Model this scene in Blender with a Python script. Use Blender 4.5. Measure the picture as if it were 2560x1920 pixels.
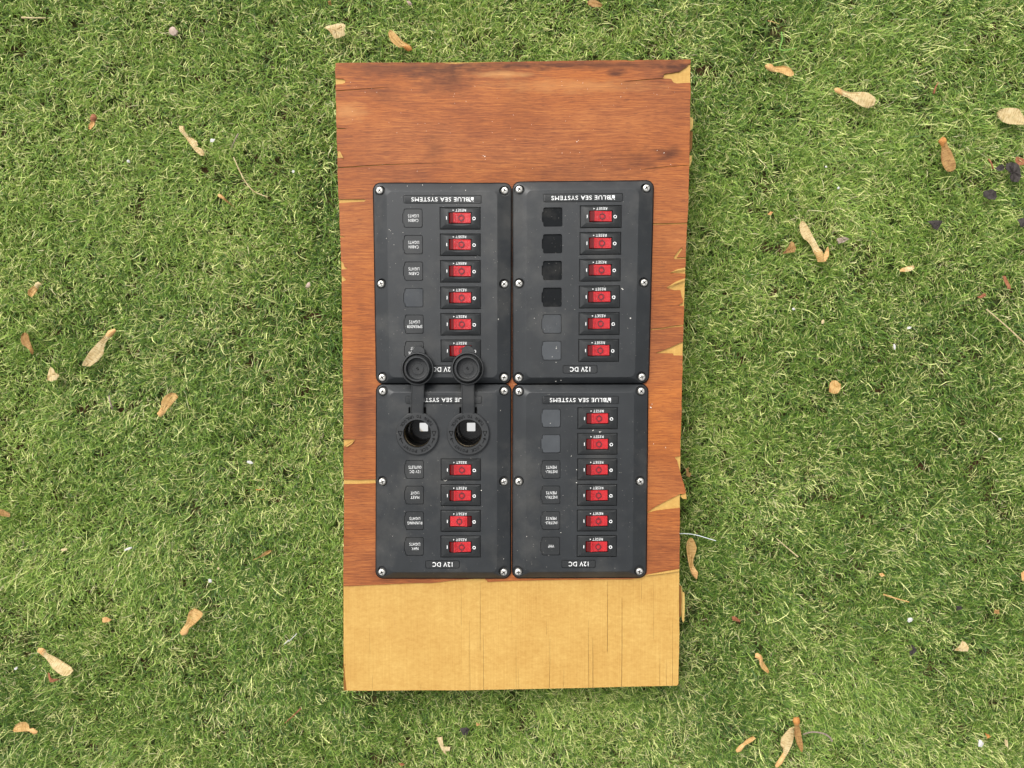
import bpy, bmesh, math, random
import numpy as np
from mathutils import Vector, Matrix, noise

scene = bpy.context.scene
for o in list(bpy.data.objects):
    bpy.data.objects.remove(o)
C = scene.collection
R = random.Random(7)

# ------------------------------------------------------------------ camera
W, H = 2560.0, 1920.0
F = 1920.0                       # focal length in photograph pixels
D = 0.65                         # camera to board face
TILT = math.radians(3.4)
ZB = 0.054                       # board face above the soil
U = D / F                        # metres per pixel at the board face
cam_d = bpy.data.cameras.new('camera')
cam = bpy.data.objects.new('camera', cam_d)
C.objects.link(cam)
scene.camera = cam
cam_d.sensor_width = 36.0
cam_d.lens = 36.0 * F / W
cam_d.clip_start = 0.02
cam_d.clip_end = 100.0
CAM = Vector((0, D * math.sin(TILT), ZB + D * math.cos(TILT)))
cam.location = CAM
cam.rotation_euler = (-TILT, 0, 0)
ROT = Matrix.Rotation(-TILT, 3, 'X')
scene.render.resolution_x = 1024
scene.render.resolution_y = 768

def P(px, py, z=ZB):
    d = ROT @ Vector(((px - W / 2) / F, -(py - H / 2) / F, -1.0))
    t = (z - CAM.z) / d.z
    return CAM + d * t

# ------------------------------------------------------------------ light
SUN_EL = math.radians(52)
SUN_DIR = Vector((-0.50, 0.86, 0)).normalized()     # towards the sun, on the ground
world = bpy.data.worlds.new('World')
scene.world = world
world.use_nodes = True
nt = world.node_tree
nt.nodes.clear()
sky = nt.nodes.new('ShaderNodeTexSky')
sky.sky_type = 'NISHITA'
sky.sun_disc = False
sky.sun_elevation = SUN_EL
sky.sun_rotation = math.atan2(SUN_DIR.x, SUN_DIR.y)
sky.air_density = 1.0
sky.dust_density = 6.0
sky.ozone_density = 1.0
hs = nt.nodes.new('ShaderNodeHueSaturation')
hs.inputs['Saturation'].default_value = 0.12        # cloud cover: a nearly white sky
bg = nt.nodes.new('ShaderNodeBackground')
bg.inputs['Strength'].default_value = 0.15
wo = nt.nodes.new('ShaderNodeOutputWorld')
nt.links.new(sky.outputs[0], hs.inputs['Color'])
nt.links.new(hs.outputs[0], bg.inputs['Color'])
nt.links.new(bg.outputs[0], wo.inputs['Surface'])
sun_d = bpy.data.lights.new('sun', 'SUN')
sun_d.energy = 0.55
sun_d.angle = math.radians(20)
sun_d.color = (1.0, 0.95, 0.87)
sun = bpy.data.objects.new('sun', sun_d)
C.objects.link(sun)
sv = Vector((SUN_DIR.x * math.cos(SUN_EL), SUN_DIR.y * math.cos(SUN_EL), math.sin(SUN_EL)))
sun.rotation_euler = sv.to_track_quat('Z', 'Y').to_euler()
scene.view_settings.view_transform = 'Standard'
scene.view_settings.look = 'None'
scene.view_settings.gamma = 1.0
scene.view_settings.exposure = 0.58
scene.view_settings.use_curve_mapping = False

# ------------------------------------------------------------------ materials
def new_mat(name, rough=0.5, spec=0.5, metal=0.0, base=(0.5, 0.5, 0.5)):
    m = bpy.data.materials.new(name)
    m.use_nodes = True
    b = m.node_tree.nodes['Principled BSDF']
    b.inputs['Base Color'].default_value = (*base, 1)
    b.inputs['Roughness'].default_value = rough
    b.inputs['Specular IOR Level'].default_value = spec
    b.inputs['Metallic'].default_value = metal
    return m, m.node_tree, b

def N(t, kind, **kw):
    n = t.nodes.new(kind)
    for k, v in kw.items():
        setattr(n, k, v)
    return n

def noise_tex(t, vec, scale, detail=4, rough=0.55, dist=0.0):
    n = N(t, 'ShaderNodeTexNoise')
    n.inputs['Scale'].default_value = scale
    n.inputs['Detail'].default_value = detail
    n.inputs['Roughness'].default_value = rough
    n.inputs['Distortion'].default_value = dist
    if vec is not None:
        t.links.new(vec, n.inputs['Vector'])
    return n.outputs['Fac']

def mapping(t, vec, scale=(1, 1, 1), rot=(0, 0, 0), loc=(0, 0, 0)):
    n = N(t, 'ShaderNodeMapping')
    n.inputs['Scale'].default_value = scale
    n.inputs['Rotation'].default_value = rot
    n.inputs['Location'].default_value = loc
    t.links.new(vec, n.inputs['Vector'])
    return n.outputs[0]

def ramp(t, fac, stops):
    n = N(t, 'ShaderNodeValToRGB')
    e = n.color_ramp.elements
    while len(e) < len(stops):
        e.new(0.5)
    for el, (p, c) in zip(e, stops):
        el.position = p
        el.color = (*c, 1) if len(c) == 3 else c
    t.links.new(fac, n.inputs['Fac'])
    return n.outputs['Color']

def mix(t, fac, a, b, mode='MIX'):
    n = N(t, 'ShaderNodeMix', data_type='RGBA', blend_type=mode)
    for s, v in ((0, fac), (6, a), (7, b)):
        if isinstance(v, (int, float)):
            n.inputs[s].default_value = v
        elif isinstance(v, tuple):
            n.inputs[s].default_value = (*v, 1)
        else:
            t.links.new(v, n.inputs[s])
    return n.outputs[2]

def math_n(t, op, a, b=None):
    n = N(t, 'ShaderNodeMath', operation=op)
    for i, v in enumerate((a, b)):
        if v is None:
            continue
        if isinstance(v, (int, float)):
            n.inputs[i].default_value = v
        else:
            t.links.new(v, n.inputs[i])
    return n.outputs[0]

def bump(t, b, h, strength=0.3, dist=0.001):
    n = N(t, 'ShaderNodeBump')
    n.inputs['Strength'].default_value = strength
    n.inputs['Distance'].default_value = dist
    t.links.new(h, n.inputs['Height'])
    t.links.new(n.outputs[0], b.inputs['Normal'])

def objco(t):
    return N(t, 'ShaderNodeTexCoord').outputs['Object']

def geopos(t):
    return N(t, 'ShaderNodeNewGeometry').outputs['Position']

g3 = lambda v: (v, v, v)

def spot(t, vec, px, py, rx, ry, soft=0.9, wob=0.35):
    """soft-edged blotch of 1 at a place on the board face (a stain with its own shape)"""
    p = P(px, py)
    v = mapping(t, vec, (1 / (rx * U), 1 / (ry * U), 0), loc=(-p.x / (rx * U), -p.y / (ry * U), 0))
    n = N(t, 'ShaderNodeVectorMath', operation='LENGTH')
    t.links.new(v, n.inputs[0])
    w = noise_tex(t, mapping(t, vec, (90, 260, 1)), 1.0, 4)
    d = math_n(t, 'ADD', n.outputs['Value'], math_n(t, 'MULTIPLY', math_n(t, 'SUBTRACT', w, 0.5), wob * 4))
    r = N(t, 'ShaderNodeMapRange')
    r.inputs['From Min'].default_value = 1.0
    r.inputs['From Max'].default_value = 1.0 - soft
    t.links.new(d, r.inputs['Value'])
    return r.outputs[0]

def wood_veneer():
    m, t, b = new_mat('red_veneer', 0.62, 0.35)
    p = geopos(t)
    warp = noise_tex(t, mapping(t, p, (7, 16, 1)), 1.0, 3)
    off = math_n(t, 'MULTIPLY', math_n(t, 'SUBTRACT', warp, 0.5), 0.012)
    cmb = N(t, 'ShaderNodeCombineXYZ')
    t.links.new(off, cmb.inputs['Y'])
    va = N(t, 'ShaderNodeVectorMath', operation='ADD')
    t.links.new(p, va.inputs[0])
    t.links.new(cmb.outputs[0], va.inputs[1])
    q = va.outputs[0]
    fine = noise_tex(t, mapping(t, q, (60, 1900, 1)), 1.0, 4, 0.7)
    mid = noise_tex(t, mapping(t, q, (16, 620, 1)), 1.0, 5, 0.65)
    big = noise_tex(t, mapping(t, q, (11, 26, 1)), 1.0, 6, 0.65)
    f = math_n(t, 'ADD', math_n(t, 'MULTIPLY', fine, 0.48), math_n(t, 'MULTIPLY', mid, 0.24))
    f = math_n(t, 'ADD', f, math_n(t, 'MULTIPLY', big, 0.28))
    col = ramp(t, f, [(0.35, (0.100, 0.025, 0.007)), (0.45, (0.222, 0.061, 0.016)),
                      (0.53, (0.335, 0.106, 0.027)), (0.61, (0.435, 0.156, 0.043)), (0.71, (0.56, 0.24, 0.078))])
    hue = noise_tex(t, mapping(t, p, (6, 11, 1)), 1.0, 3)
    col = mix(t, ramp(t, hue, [(0.42, g3(0)), (0.62, g3(1))]), col, mix(t, 1.0, col, (1.12, 1.04, 0.72), 'MULTIPLY'))
    # pores
    pore = noise_tex(t, mapping(t, q, (130, 2600, 1)), 1.0, 2)
    col = mix(t, ramp(t, pore, [(0.57, g3(0)), (0.68, g3(0.7))]), col, (0.10, 0.028, 0.011))
    # grey-brown weathering stains along the top edge and a few worn patches
    for (x, y, rx, ry, so, st) in ((1080, 172, 330, 34, 0.9, 0.55), (1110, 205, 90, 46, 0.9, 0.42), (1470, 162, 330, 16, 0.9, 0.6),
                                   (1690, 172, 60, 24, 0.8, 0.6), (1543, 183, 34, 12, 0.9, 0.8), (1672, 383, 40, 24, 0.9, 0.6),
                                   (1600, 400, 80, 40, 0.9, 0.3), (1085, 370, 34, 44, 0.9, 0.26), (960, 232, 60, 34, 0.9, 0.3),
                                   (1360, 430, 260, 60, 0.9, 0.20), (1300, 250, 70, 130, 0.9, 0.15), (905, 1010, 30, 300, 0.9, 0.2), (1650, 700, 60, 200, 0.9, 0.16)):
        s = spot(t, p, x, y, rx, ry, so)
        col = mix(t, math_n(t, 'MULTIPLY', s, min(1.0, st * 1.5)), col, mix(t, 1.0, col, (0.30, 0.26, 0.27), 'MULTIPLY'))
    for (x, y, rx, ry, st) in ((1260, 186, 90, 10, 0.6), (1450, 215, 250, 22, 0.3), (870, 280, 60, 30, 0.4)):
        s = spot(t, p, x, y, rx, ry, 0.9)
        col = mix(t, math_n(t, 'MULTIPLY', s, st), col, (0.60, 0.30, 0.10))
    t.links.new(col, b.inputs['Base Color'])
    rr = N(t, 'ShaderNodeMapRange')
    rr.inputs['To Min'].default_value = 0.5
    rr.inputs['To Max'].default_value = 0.75
    t.links.new(f, rr.inputs['Value'])
    t.links.new(rr.outputs[0], b.inputs['Roughness'])
    bump(t, b, f, 0.55, 0.0006)
    return m

def wood_ply(name, tone=1.0, red=0.0):
    m, t, b = new_mat(name, 0.6, 0.3)
    p = geopos(t)
    flame = noise_tex(t, mapping(t, p, (170, 360, 1)), 1.0, 5, 0.65, 0.6)
    line = noise_tex(t, mapping(t, p, (900, 14, 1)), 1.0, 4, 0.6)
    big = noise_tex(t, mapping(t, p, (20, 26, 1)), 1.0, 5, 0.65)
    fleck = noise_tex(t, mapping(t, p, (420, 520, 1)), 1.0, 3, 0.6)
    f = math_n(t, 'ADD', math_n(t, 'MULTIPLY', flame, 0.32), math_n(t, 'MULTIPLY', line, 0.22))
    f = math_n(t, 'ADD', f, math_n(t, 'MULTIPLY', big, 0.28))
    f = math_n(t, 'ADD', f, math_n(t, 'MULTIPLY', fleck, 0.18))
    c = [(0.30, (0.36, 0.185, 0.043)), (0.44, (0.462, 0.262, 0.064)), (0.53, (0.510, 0.308, 0.082)), (0.68, (0.60, 0.39, 0.120))]
    c = [(q, tuple(v * tone * (1 - red * k * 0.22) for k, v in enumerate(col))) for q, col in c]
    col = ramp(t, f, c)
    pore = noise_tex(t, mapping(t, p, (1600, 60, 1)), 1.0, 2)
    col = mix(t, ramp(t, pore, [(0.66, g3(0)), (0.74, g3(0.35))]), col, tuple(v * tone for v in (0.30, 0.13, 0.035)))
    t.links.new(col, b.inputs['Base Color'])
    bump(t, b, f, 0.4, 0.0004)
    return m

def plastic(name, base, rough, dust=0.0, spec=0.5, grain=0.25, warm=0.0):
    m, t, b = new_mat(name, rough, spec)
    p = geopos(t)
    cloud = noise_tex(t, p, 55, 5, 0.6)
    col = mix(t, ramp(t, cloud, [(0.35, g3(0)), (0.7, g3(1))]), tuple(v * 0.88 for v in base), tuple(v * 1.14 for v in base))
    if dust:
        film = noise_tex(t, p, 24, 5, 0.65)
        col = mix(t, math_n(t, 'MULTIPLY', ramp(t, film, [(0.48, g3(0)), (0.72, g3(1))]), 0.13 * dust), col, (0.30, 0.28, 0.24))
        v = N(t, 'ShaderNodeTexVoronoi')
        v.inputs['Scale'].default_value = 420
        v.inputs['Randomness'].default_value = 1.0
        t.links.new(p, v.inputs['Vector'])
        dot = ramp(t, v.outputs['Distance'], [(0.07, g3(1)), (0.16, g3(0))])
        pick = ramp(t, noise_tex(t, p, 800, 1), [(0.55, g3(0)), (0.64, g3(1))])
        area = ramp(t, noise_tex(t, p, 17, 3), [(0.42, g3(0.1)), (0.66, g3(1))])
        fac = math_n(t, 'MULTIPLY', math_n(t, 'MULTIPLY', dot, pick), area)
        col = mix(t, math_n(t, 'MULTIPLY', fac, 0.75 * dust), col, (0.55, 0.52, 0.45))
    t.links.new(col, b.inputs['Base Color'])
    rr = N(t, 'ShaderNodeMapRange')
    rr.inputs['To Min'].default_value = rough - 0.14
    rr.inputs['To Max'].default_value = rough + 0.14
    t.links.new(cloud, rr.inputs['Value'])
    t.links.new(rr.outputs[0], b.inputs['Roughness'])
    if grain:
        bump(t, b, noise_tex(t, p, 2600, 2), grain, 0.0001)
    return m

M = {}
M['veneer'] = wood_veneer()
M['ply'] = wood_ply('yellow_ply')
M['core'] = wood_ply('brown_core_ply', 0.42, 1.2)
M['cream'] = wood_ply('cream_splinter', 1.1, -0.6)
M['panel'] = plastic('panel_plastic', (0.0168, 0.0190, 0.0206), 0.44, 0.8)
M['plate'] = plastic('label_plastic', (0.0165, 0.018, 0.0187), 0.44, 0.5)
M['blank'] = plastic('blank_label_plastic', (0.050, 0.055, 0.060), 0.42, 0.5)
M['gloss'] = plastic('glossy_label_plastic', (0.036, 0.040, 0.044), 0.22, 0.5, grain=0.05)
M['foam'] = plastic('black_foam', (0.011, 0.012, 0.013), 0.9, 0.8, 0.1, 1.0)
M['bezel'] = plastic('bezel_plastic', (0.016, 0.0175, 0.0178), 0.36, 0.4)
M['rubber'] = plastic('cap_rubber', (0.017, 0.0185, 0.0195), 0.52, 0.5)
M['letter'] = plastic('letter_shade_rubber', (0.003, 0.003, 0.003), 0.8, 0.0, 0.05)  # letters are plain rubber; the shade at their edges is put into this colour
M['barrel'] = plastic('socket_barrel', (0.008, 0.008, 0.008), 0.28, 0.0, grain=0)

def white_ink():
    m, t, b = new_mat('white_print', 0.5, 0.3)
    p = geopos(t)
    col = ramp(t, noise_tex(t, p, 1500, 3), [(0.32, (0.42, 0.42, 0.41)), (0.46, (0.80, 0.80, 0.78))])
    t.links.new(col, b.inputs['Base Color'])
    return m
M['ink'] = white_ink()

def steel():
    m, t, b = new_mat('nickel_screw', 0.40, 0.5, 0.85)
    p = geopos(t)
    n = noise_tex(t, p, 700, 4)
    t.links.new(ramp(t, n, [(0.35, (0.66, 0.63, 0.56)), (0.6, (0.90, 0.88, 0.82))]), b.inputs['Base Color'])
    rr = N(t, 'ShaderNodeMapRange')
    rr.inputs['To Min'].default_value = 0.32
    rr.inputs['To Max'].default_value = 0.52
    t.links.new(n, rr.inputs['Value'])
    t.links.new(rr.outputs[0], b.inputs['Roughness'])
    return m
M['steel'] = steel()
M['slot_dark'] = new_mat('dark_screw_slot', 0.7, 0.3, 0.3, (0.035, 0.032, 0.028))[0]
M['brass'] = new_mat('brass_sleeve', 0.3, 0.5, 1.0, (0.62, 0.47, 0.22))[0]
M['contact'] = new_mat('bright_contact', 0.07, 0.5, 1.0, (0.97, 0.96, 0.92))[0]

def red_lens():
    m, t, b = new_mat('red_rocker_lens', 0.22, 0.5)
    o = objco(t)
    pitch = 3.0 * U
    w1 = N(t, 'ShaderNodeTexWave', wave_type='BANDS', bands_direction='X')
    w1.inputs['Scale'].default_value = 0.314 / pitch
    t.links.new(o, w1.inputs['Vector'])
    w2 = N(t, 'ShaderNodeTexWave', wave_type='BANDS', bands_direction='Y')
    w2.inputs['Scale'].default_value = 0.314 / pitch
    t.links.new(o, w2.inputs['Vector'])
    g = math_n(t, 'MULTIPLY', w1.outputs['Fac'], w2.outputs['Fac'])
    col = ramp(t, g, [(0.0, (0.34, 0.007, 0.010)), (0.6, (0.72, 0.040, 0.048))])
    t.links.new(col, b.inputs['Base Color'])
    b.inputs['Subsurface Weight'].default_value = 0.25
    b.inputs['Subsurface Radius'].default_value = (0.002, 0.0003, 0.0003)
    b.inputs['Subsurface Scale'].default_value = 1.0
    bump(t, b, g, 0.5, 0.0002)
    return m
M['red'] = red_lens()
mm, tt, bb = new_mat('clear_red_rocker_end', 0.05, 0.5, 0.0, (0.13, 0.001, 0.001))
bb.inputs['Transmission Weight'].default_value = 0.25
bb.inputs['IOR'].default_value = 1.45
M['redclear'] = mm
M['symbol'] = new_mat('dark_red_symbol', 0.35, 0.4, 0.0, (0.10, 0.018, 0.022))[0]

def dry_mat(name, c1, c2, vein, rough=0.6, transl=0.25, vs=(900, 160)):
    m, t, b = new_mat(name, rough, 0.3)
    o = objco(t)
    n1 = noise_tex(t, o, 160, 4, 0.6)
    col = mix(t, ramp(t, n1, [(0.35, g3(0)), (0.65, g3(1))]), c1, c2)
    v = noise_tex(t, mapping(t, o, (vs[0], vs[1], 1), rot=(0, 0, 0.55)), 1.0, 3, 0.6, 0.5)
    col = mix(t, ramp(t, v, [(0.50, g3(0)), (0.62, g3(0.75))]), col, vein)
    t.links.new(col, b.inputs['Base Color'])
    bump(t, b, v, 0.5, 0.0004)
    tr = N(t, 'ShaderNodeBsdfTranslucent')
    t.links.new(col, tr.inputs['Color'])
    mx = N(t, 'ShaderNodeMixShader')
    mx.inputs[0].default_value = transl
    t.links.new(b.outputs[0], mx.inputs[1])
    t.links.new(tr.outputs[0], mx.inputs[2])
    t.links.new(mx.outputs[0], t.nodes['Material Output'].inputs['Surface'])
    return m

M['wing_pale'] = dry_mat('pale_wing', (0.66, 0.50, 0.24), (0.78, 0.64, 0.36), (0.46, 0.29, 0.10))
M['wing_tan'] = dry_mat('tan_wing', (0.60, 0.36, 0.12), (0.72, 0.49, 0.20), (0.40, 0.20, 0.06))
M['wing_brown'] = dry_mat('brown_wing', (0.38, 0.21, 0.07), (0.50, 0.30, 0.11), (0.20, 0.09, 0.03))
M['seed_tan'] = dry_mat('tan_seed', (0.62, 0.34, 0.13), (0.70, 0.44, 0.18), (0.42, 0.20, 0.07), transl=0.05)
M['seed_brown'] = dry_mat('orange_brown_seed', (0.46, 0.19, 0.05), (0.55, 0.26, 0.07), (0.25, 0.09, 0.02), transl=0.05)
M['straw'] = dry_mat('dry_straw', (0.56, 0.43, 0.22), (0.68, 0.56, 0.33), (0.40, 0.26, 0.10), transl=0.1)
M['rust'] = dry_mat('rust_leaf', (0.30, 0.11, 0.05), (0.40, 0.17, 0.08), (0.16, 0.05, 0.03), transl=0.1)
M['black_leaf'] = dry_mat('blackened_leaf', (0.034, 0.028, 0.025), (0.072, 0.060, 0.055), (0.02, 0.017, 0.015), rough=0.8, transl=0.05)
M['grey_twig'] = dry_mat('grey_twig', (0.24, 0.18, 0.13), (0.34, 0.27, 0.21), (0.12, 0.09, 0.08), transl=0.0)
M['white_chip'] = dry_mat('white_chip', (0.52, 0.51, 0.47), (0.66, 0.65, 0.60), (0.5, 0.49, 0.46), transl=0.05)
M['pebble'] = dry_mat('pinkish_stone', (0.42, 0.31, 0.24), (0.52, 0.41, 0.33), (0.30, 0.21, 0.16), transl=0.0)
M['thread'] = new_mat('pale_thread', 0.5, 0.4, 0.0, (0.74, 0.78, 0.76))[0]
M['dust'] = new_mat('pale_dust', 0.8, 0.2, 0.0, (0.72, 0.69, 0.62))[0]

# ------------------------------------------------------------------ helpers
def link(name, me, mats, parent=None, loc=None):
    if not isinstance(mats, (list, tuple)):
        mats = [mats]
    for k in mats:
        if me.materials.find(M[k].name) < 0:
            me.materials.append(M[k])
    o = bpy.data.objects.new(name, me)
    C.objects.link(o)
    if parent is not None:
        o.parent = parent
    if loc is not None:
        o.location = loc
    return o

def tag(o, label=None, cat=None, group=None, kind=None):
    for k, v in (('label', label), ('category', cat), ('group', group), ('kind', kind)):
        if v:
            o[k] = v
    return o

def empty(name, loc):
    o = bpy.data.objects.new(name, None)
    C.objects.link(o)
    o.location = loc
    o.empty_display_size = 0.01
    return o

def mesh(name, verts, faces, smooth=None):
    me = bpy.data.meshes.new(name)
    me.from_pydata([tuple(v) for v in verts], [], faces)
    bm = bmesh.new()
    bm.from_mesh(me)
    bmesh.ops.recalc_face_normals(bm, faces=bm.faces)
    bm.to_mesh(me)
    bm.free()
    if smooth is not None:
        me.polygons.foreach_set('use_smooth', [True] * len(me.polygons))
        me.set_sharp_from_angle(angle=math.radians(smooth))
    me.update()
    return me

def rrect(w, h, r, n=5, cx=0, cy=0):
    pts = []
    for sx, sy, a0 in ((1, 1, 0), (-1, 1, 90), (-1, -1, 180), (1, -1, 270)):
        for k in range(n + 1):
            a = math.radians(a0 + 90 * k / n)
            pts.append((cx + sx * (w / 2 - r) + r * math.cos(a), cy + sy * (h / 2 - r) + r * math.sin(a)))
    return pts

def loft(rings, cap0=True, cap1=True):
    """rings: equal-length lists of (x, y, z)"""
    n = len(rings[0])
    v = [p for r in rings for p in r]
    f = []
    for i in range(len(rings) - 1):
        for k in range(n):
            a, b = i * n + k, i * n + (k + 1) % n
            f.append((a, b, b + n, a + n))
    if cap0:
        f.append(tuple(range(n))[::-1])
    if cap1:
        f.append(tuple(range((len(rings) - 1) * n, len(rings) * n)))
    return v, f

def lathe(prof, n=40, close=False):
    v, f = [], []
    m = len(prof)
    for k in range(n):
        a = 2 * math.pi * k / n
        for r, z in prof:
            v.append((r * math.cos(a), r * math.sin(a), z))
    for k in range(n):
        k2 = (k + 1) % n
        for i in range(m - 1 if not close else m):
            j = (i + 1) % m
            f.append((k * m + i, k2 * m + i, k2 * m + j, k * m + j))
    return v, f

def prism(poly, z0, z1):
    n = len(poly)
    v = [(x, y, z0) for x, y in poly] + [(x, y, z1) for x, y in poly]
    f = [tuple(range(n))[::-1], tuple(range(n, 2 * n))]
    f += [(k, (k + 1) % n, n + (k + 1) % n, n + k) for k in range(n)]
    return v, f

def join(parts):
    V, Fc = [], []
    for v, f in parts:
        o = len(V)
        V += list(v)
        Fc += [tuple(i + o for i in q) for q in f]
    return V, Fc

def xf(part, loc=(0, 0, 0), rot=0.0, sx=1.0, sy=1.0, sz=1.0):
    c, s = math.cos(rot), math.sin(rot)
    return [((x * sx) * c - (y * sy) * s + loc[0], (x * sx) * s + (y * sy) * c + loc[1], z * sz + loc[2]) for x, y, z in part[0]], part[1]

def boolean(me, cut, name):
    a = bpy.data.objects.new('tmp_a', me)
    b = bpy.data.objects.new('tmp_b', cut)
    C.objects.link(a)
    C.objects.link(b)
    md = a.modifiers.new('b', 'BOOLEAN')
    md.operation = 'DIFFERENCE'
    md.solver = 'EXACT'
    md.object = b
    dg = bpy.context.evaluated_depsgraph_get()
    out = bpy.data.meshes.new_from_object(a.evaluated_get(dg))
    out.name = name
    bpy.data.objects.remove(a)
    bpy.data.objects.remove(b)
    return out

_txt = {}
def text_vf(s, w, h, bold=0.0, thick=0.00012):
    """text outline mesh data, centred, w x h metres, turned upside down as on the panels"""
    key = (s, bold)
    if key not in _txt:
        cu = bpy.data.curves.new('t', 'FONT')
        cu.body = s
        cu.offset = bold
        cu.resolution_u = 3
        cu.space_character = 1.12
        o = bpy.data.objects.new('t', cu)
        C.objects.link(o)
        dg = bpy.context.evaluated_depsgraph_get()
        me = bpy.data.meshes.new_from_object(o.evaluated_get(dg))
        bpy.data.objects.remove(o)
        _txt[key] = ([tuple(v.co) for v in me.vertices], [tuple(p.vertices) for p in me.polygons])
        bpy.data.meshes.remove(me)
    v, f = _txt[key]
    xs = [q[0] for q in v]
    ys = [q[1] for q in v]
    x0, x1, y0, y1 = min(xs), max(xs), min(ys), max(ys)
    vv = [(-((x - x0) / (x1 - x0) - 0.5) * w, -((y - y0) / (y1 - y0) - 0.5) * h, thick) for x, y, z in v]
    return vv, f

# ------------------------------------------------------------------ lawn soil
def ground_mat():
    m, t, b = new_mat('lawn_soil', 0.9, 0.15)
    p = geopos(t)
    n1 = noise_tex(t, p, 60, 6, 0.65)
    n2 = noise_tex(t, p, 900, 4, 0.7)
    soil = ramp(t, n2, [(0.35, (0.030, 0.016, 0.008)), (0.65, (0.16, 0.085, 0.042))])
    moss = ramp(t, n2, [(0.35, (0.018, 0.030, 0.008)), (0.65, (0.075, 0.105, 0.028))])
    col = mix(t, ramp(t, n1, [(0.46, g3(1)), (0.60, g3(0))]), soil, moss)
    t.links.new(col, b.inputs['Base Color'])
    bump(t, b, n2, 1.0, 0.002)
    return m
M['soil'] = ground_mat()
gv, gf = [], []
gn = 61
for j in range(gn):
    for i in range(gn):
        a, bq = (i / (gn - 1) - 0.5) * 2, (j / (gn - 1) - 0.5) * 2
        x = 4.0 * a * abs(a)
        y = 4.0 * bq * abs(bq)
        gv.append((x, y, 0.0025 * noise.noise((x * 9, y * 9, 2))))
for j in range(gn - 1):
    for i in range(gn - 1):
        k = j * gn + i
        gf.append((k, k + 1, k + gn + 1, k + gn))
ground = link('ground', mesh('ground', gv, gf, 60), 'soil')
tag(ground, kind='structure')

# ------------------------------------------------------------------ grass (one uncountable mass of blades)
rng = np.random.default_rng(11)

def vnoise(x, y, scale, seed):
    """smooth value noise on numpy arrays, 0..1"""
    r = np.random.default_rng(seed)
    G = r.random((128, 128))
    u, v = x * scale + 57.3, y * scale + 41.7
    i, j = np.floor(u).astype(int), np.floor(v).astype(int)
    fu, fv = u - i, v - j
    fu, fv = fu * fu * (3 - 2 * fu), fv * fv * (3 - 2 * fv)
    g = lambda a, b: G[np.mod(a, 128), np.mod(b, 128)]
    return (g(i, j) * (1 - fu) + g(i + 1, j) * fu) * (1 - fv) + (g(i, j + 1) * (1 - fu) + g(i + 1, j + 1) * fu) * fv

BX0, BX1 = P(850, 960).x, P(1706, 960).x
BY0, BY1 = P(1280, 1712).y, P(1280, 160).y
SOILS = [(1748, 180, 26), (1914, 85, 24), (1962, 95, 12), (2230, 665, 15), (520, 1800, 16), (240, 1870, 22), (1175, 1826, 14), (2300, 1160, 14), (190, 60, 20),
         (870, 50, 8), (2120, 300, 12), (2100, 240, 8), (1900, 350, 12), (2200, 210, 10), (1820, 430, 12), (765, 380, 12), (600, 1170, 10), (1340, 1845, 12), (310, 1150, 12), (2290, 1030, 10),
         (770, 270, 10), (2050, 500, 14), (1760, 1100, 12), (640, 980, 16), (230, 1010, 14), (2160, 640, 12), (1930, 860, 12), (1920, 990, 12), (345, 885, 12), (690, 990, 10)]

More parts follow.
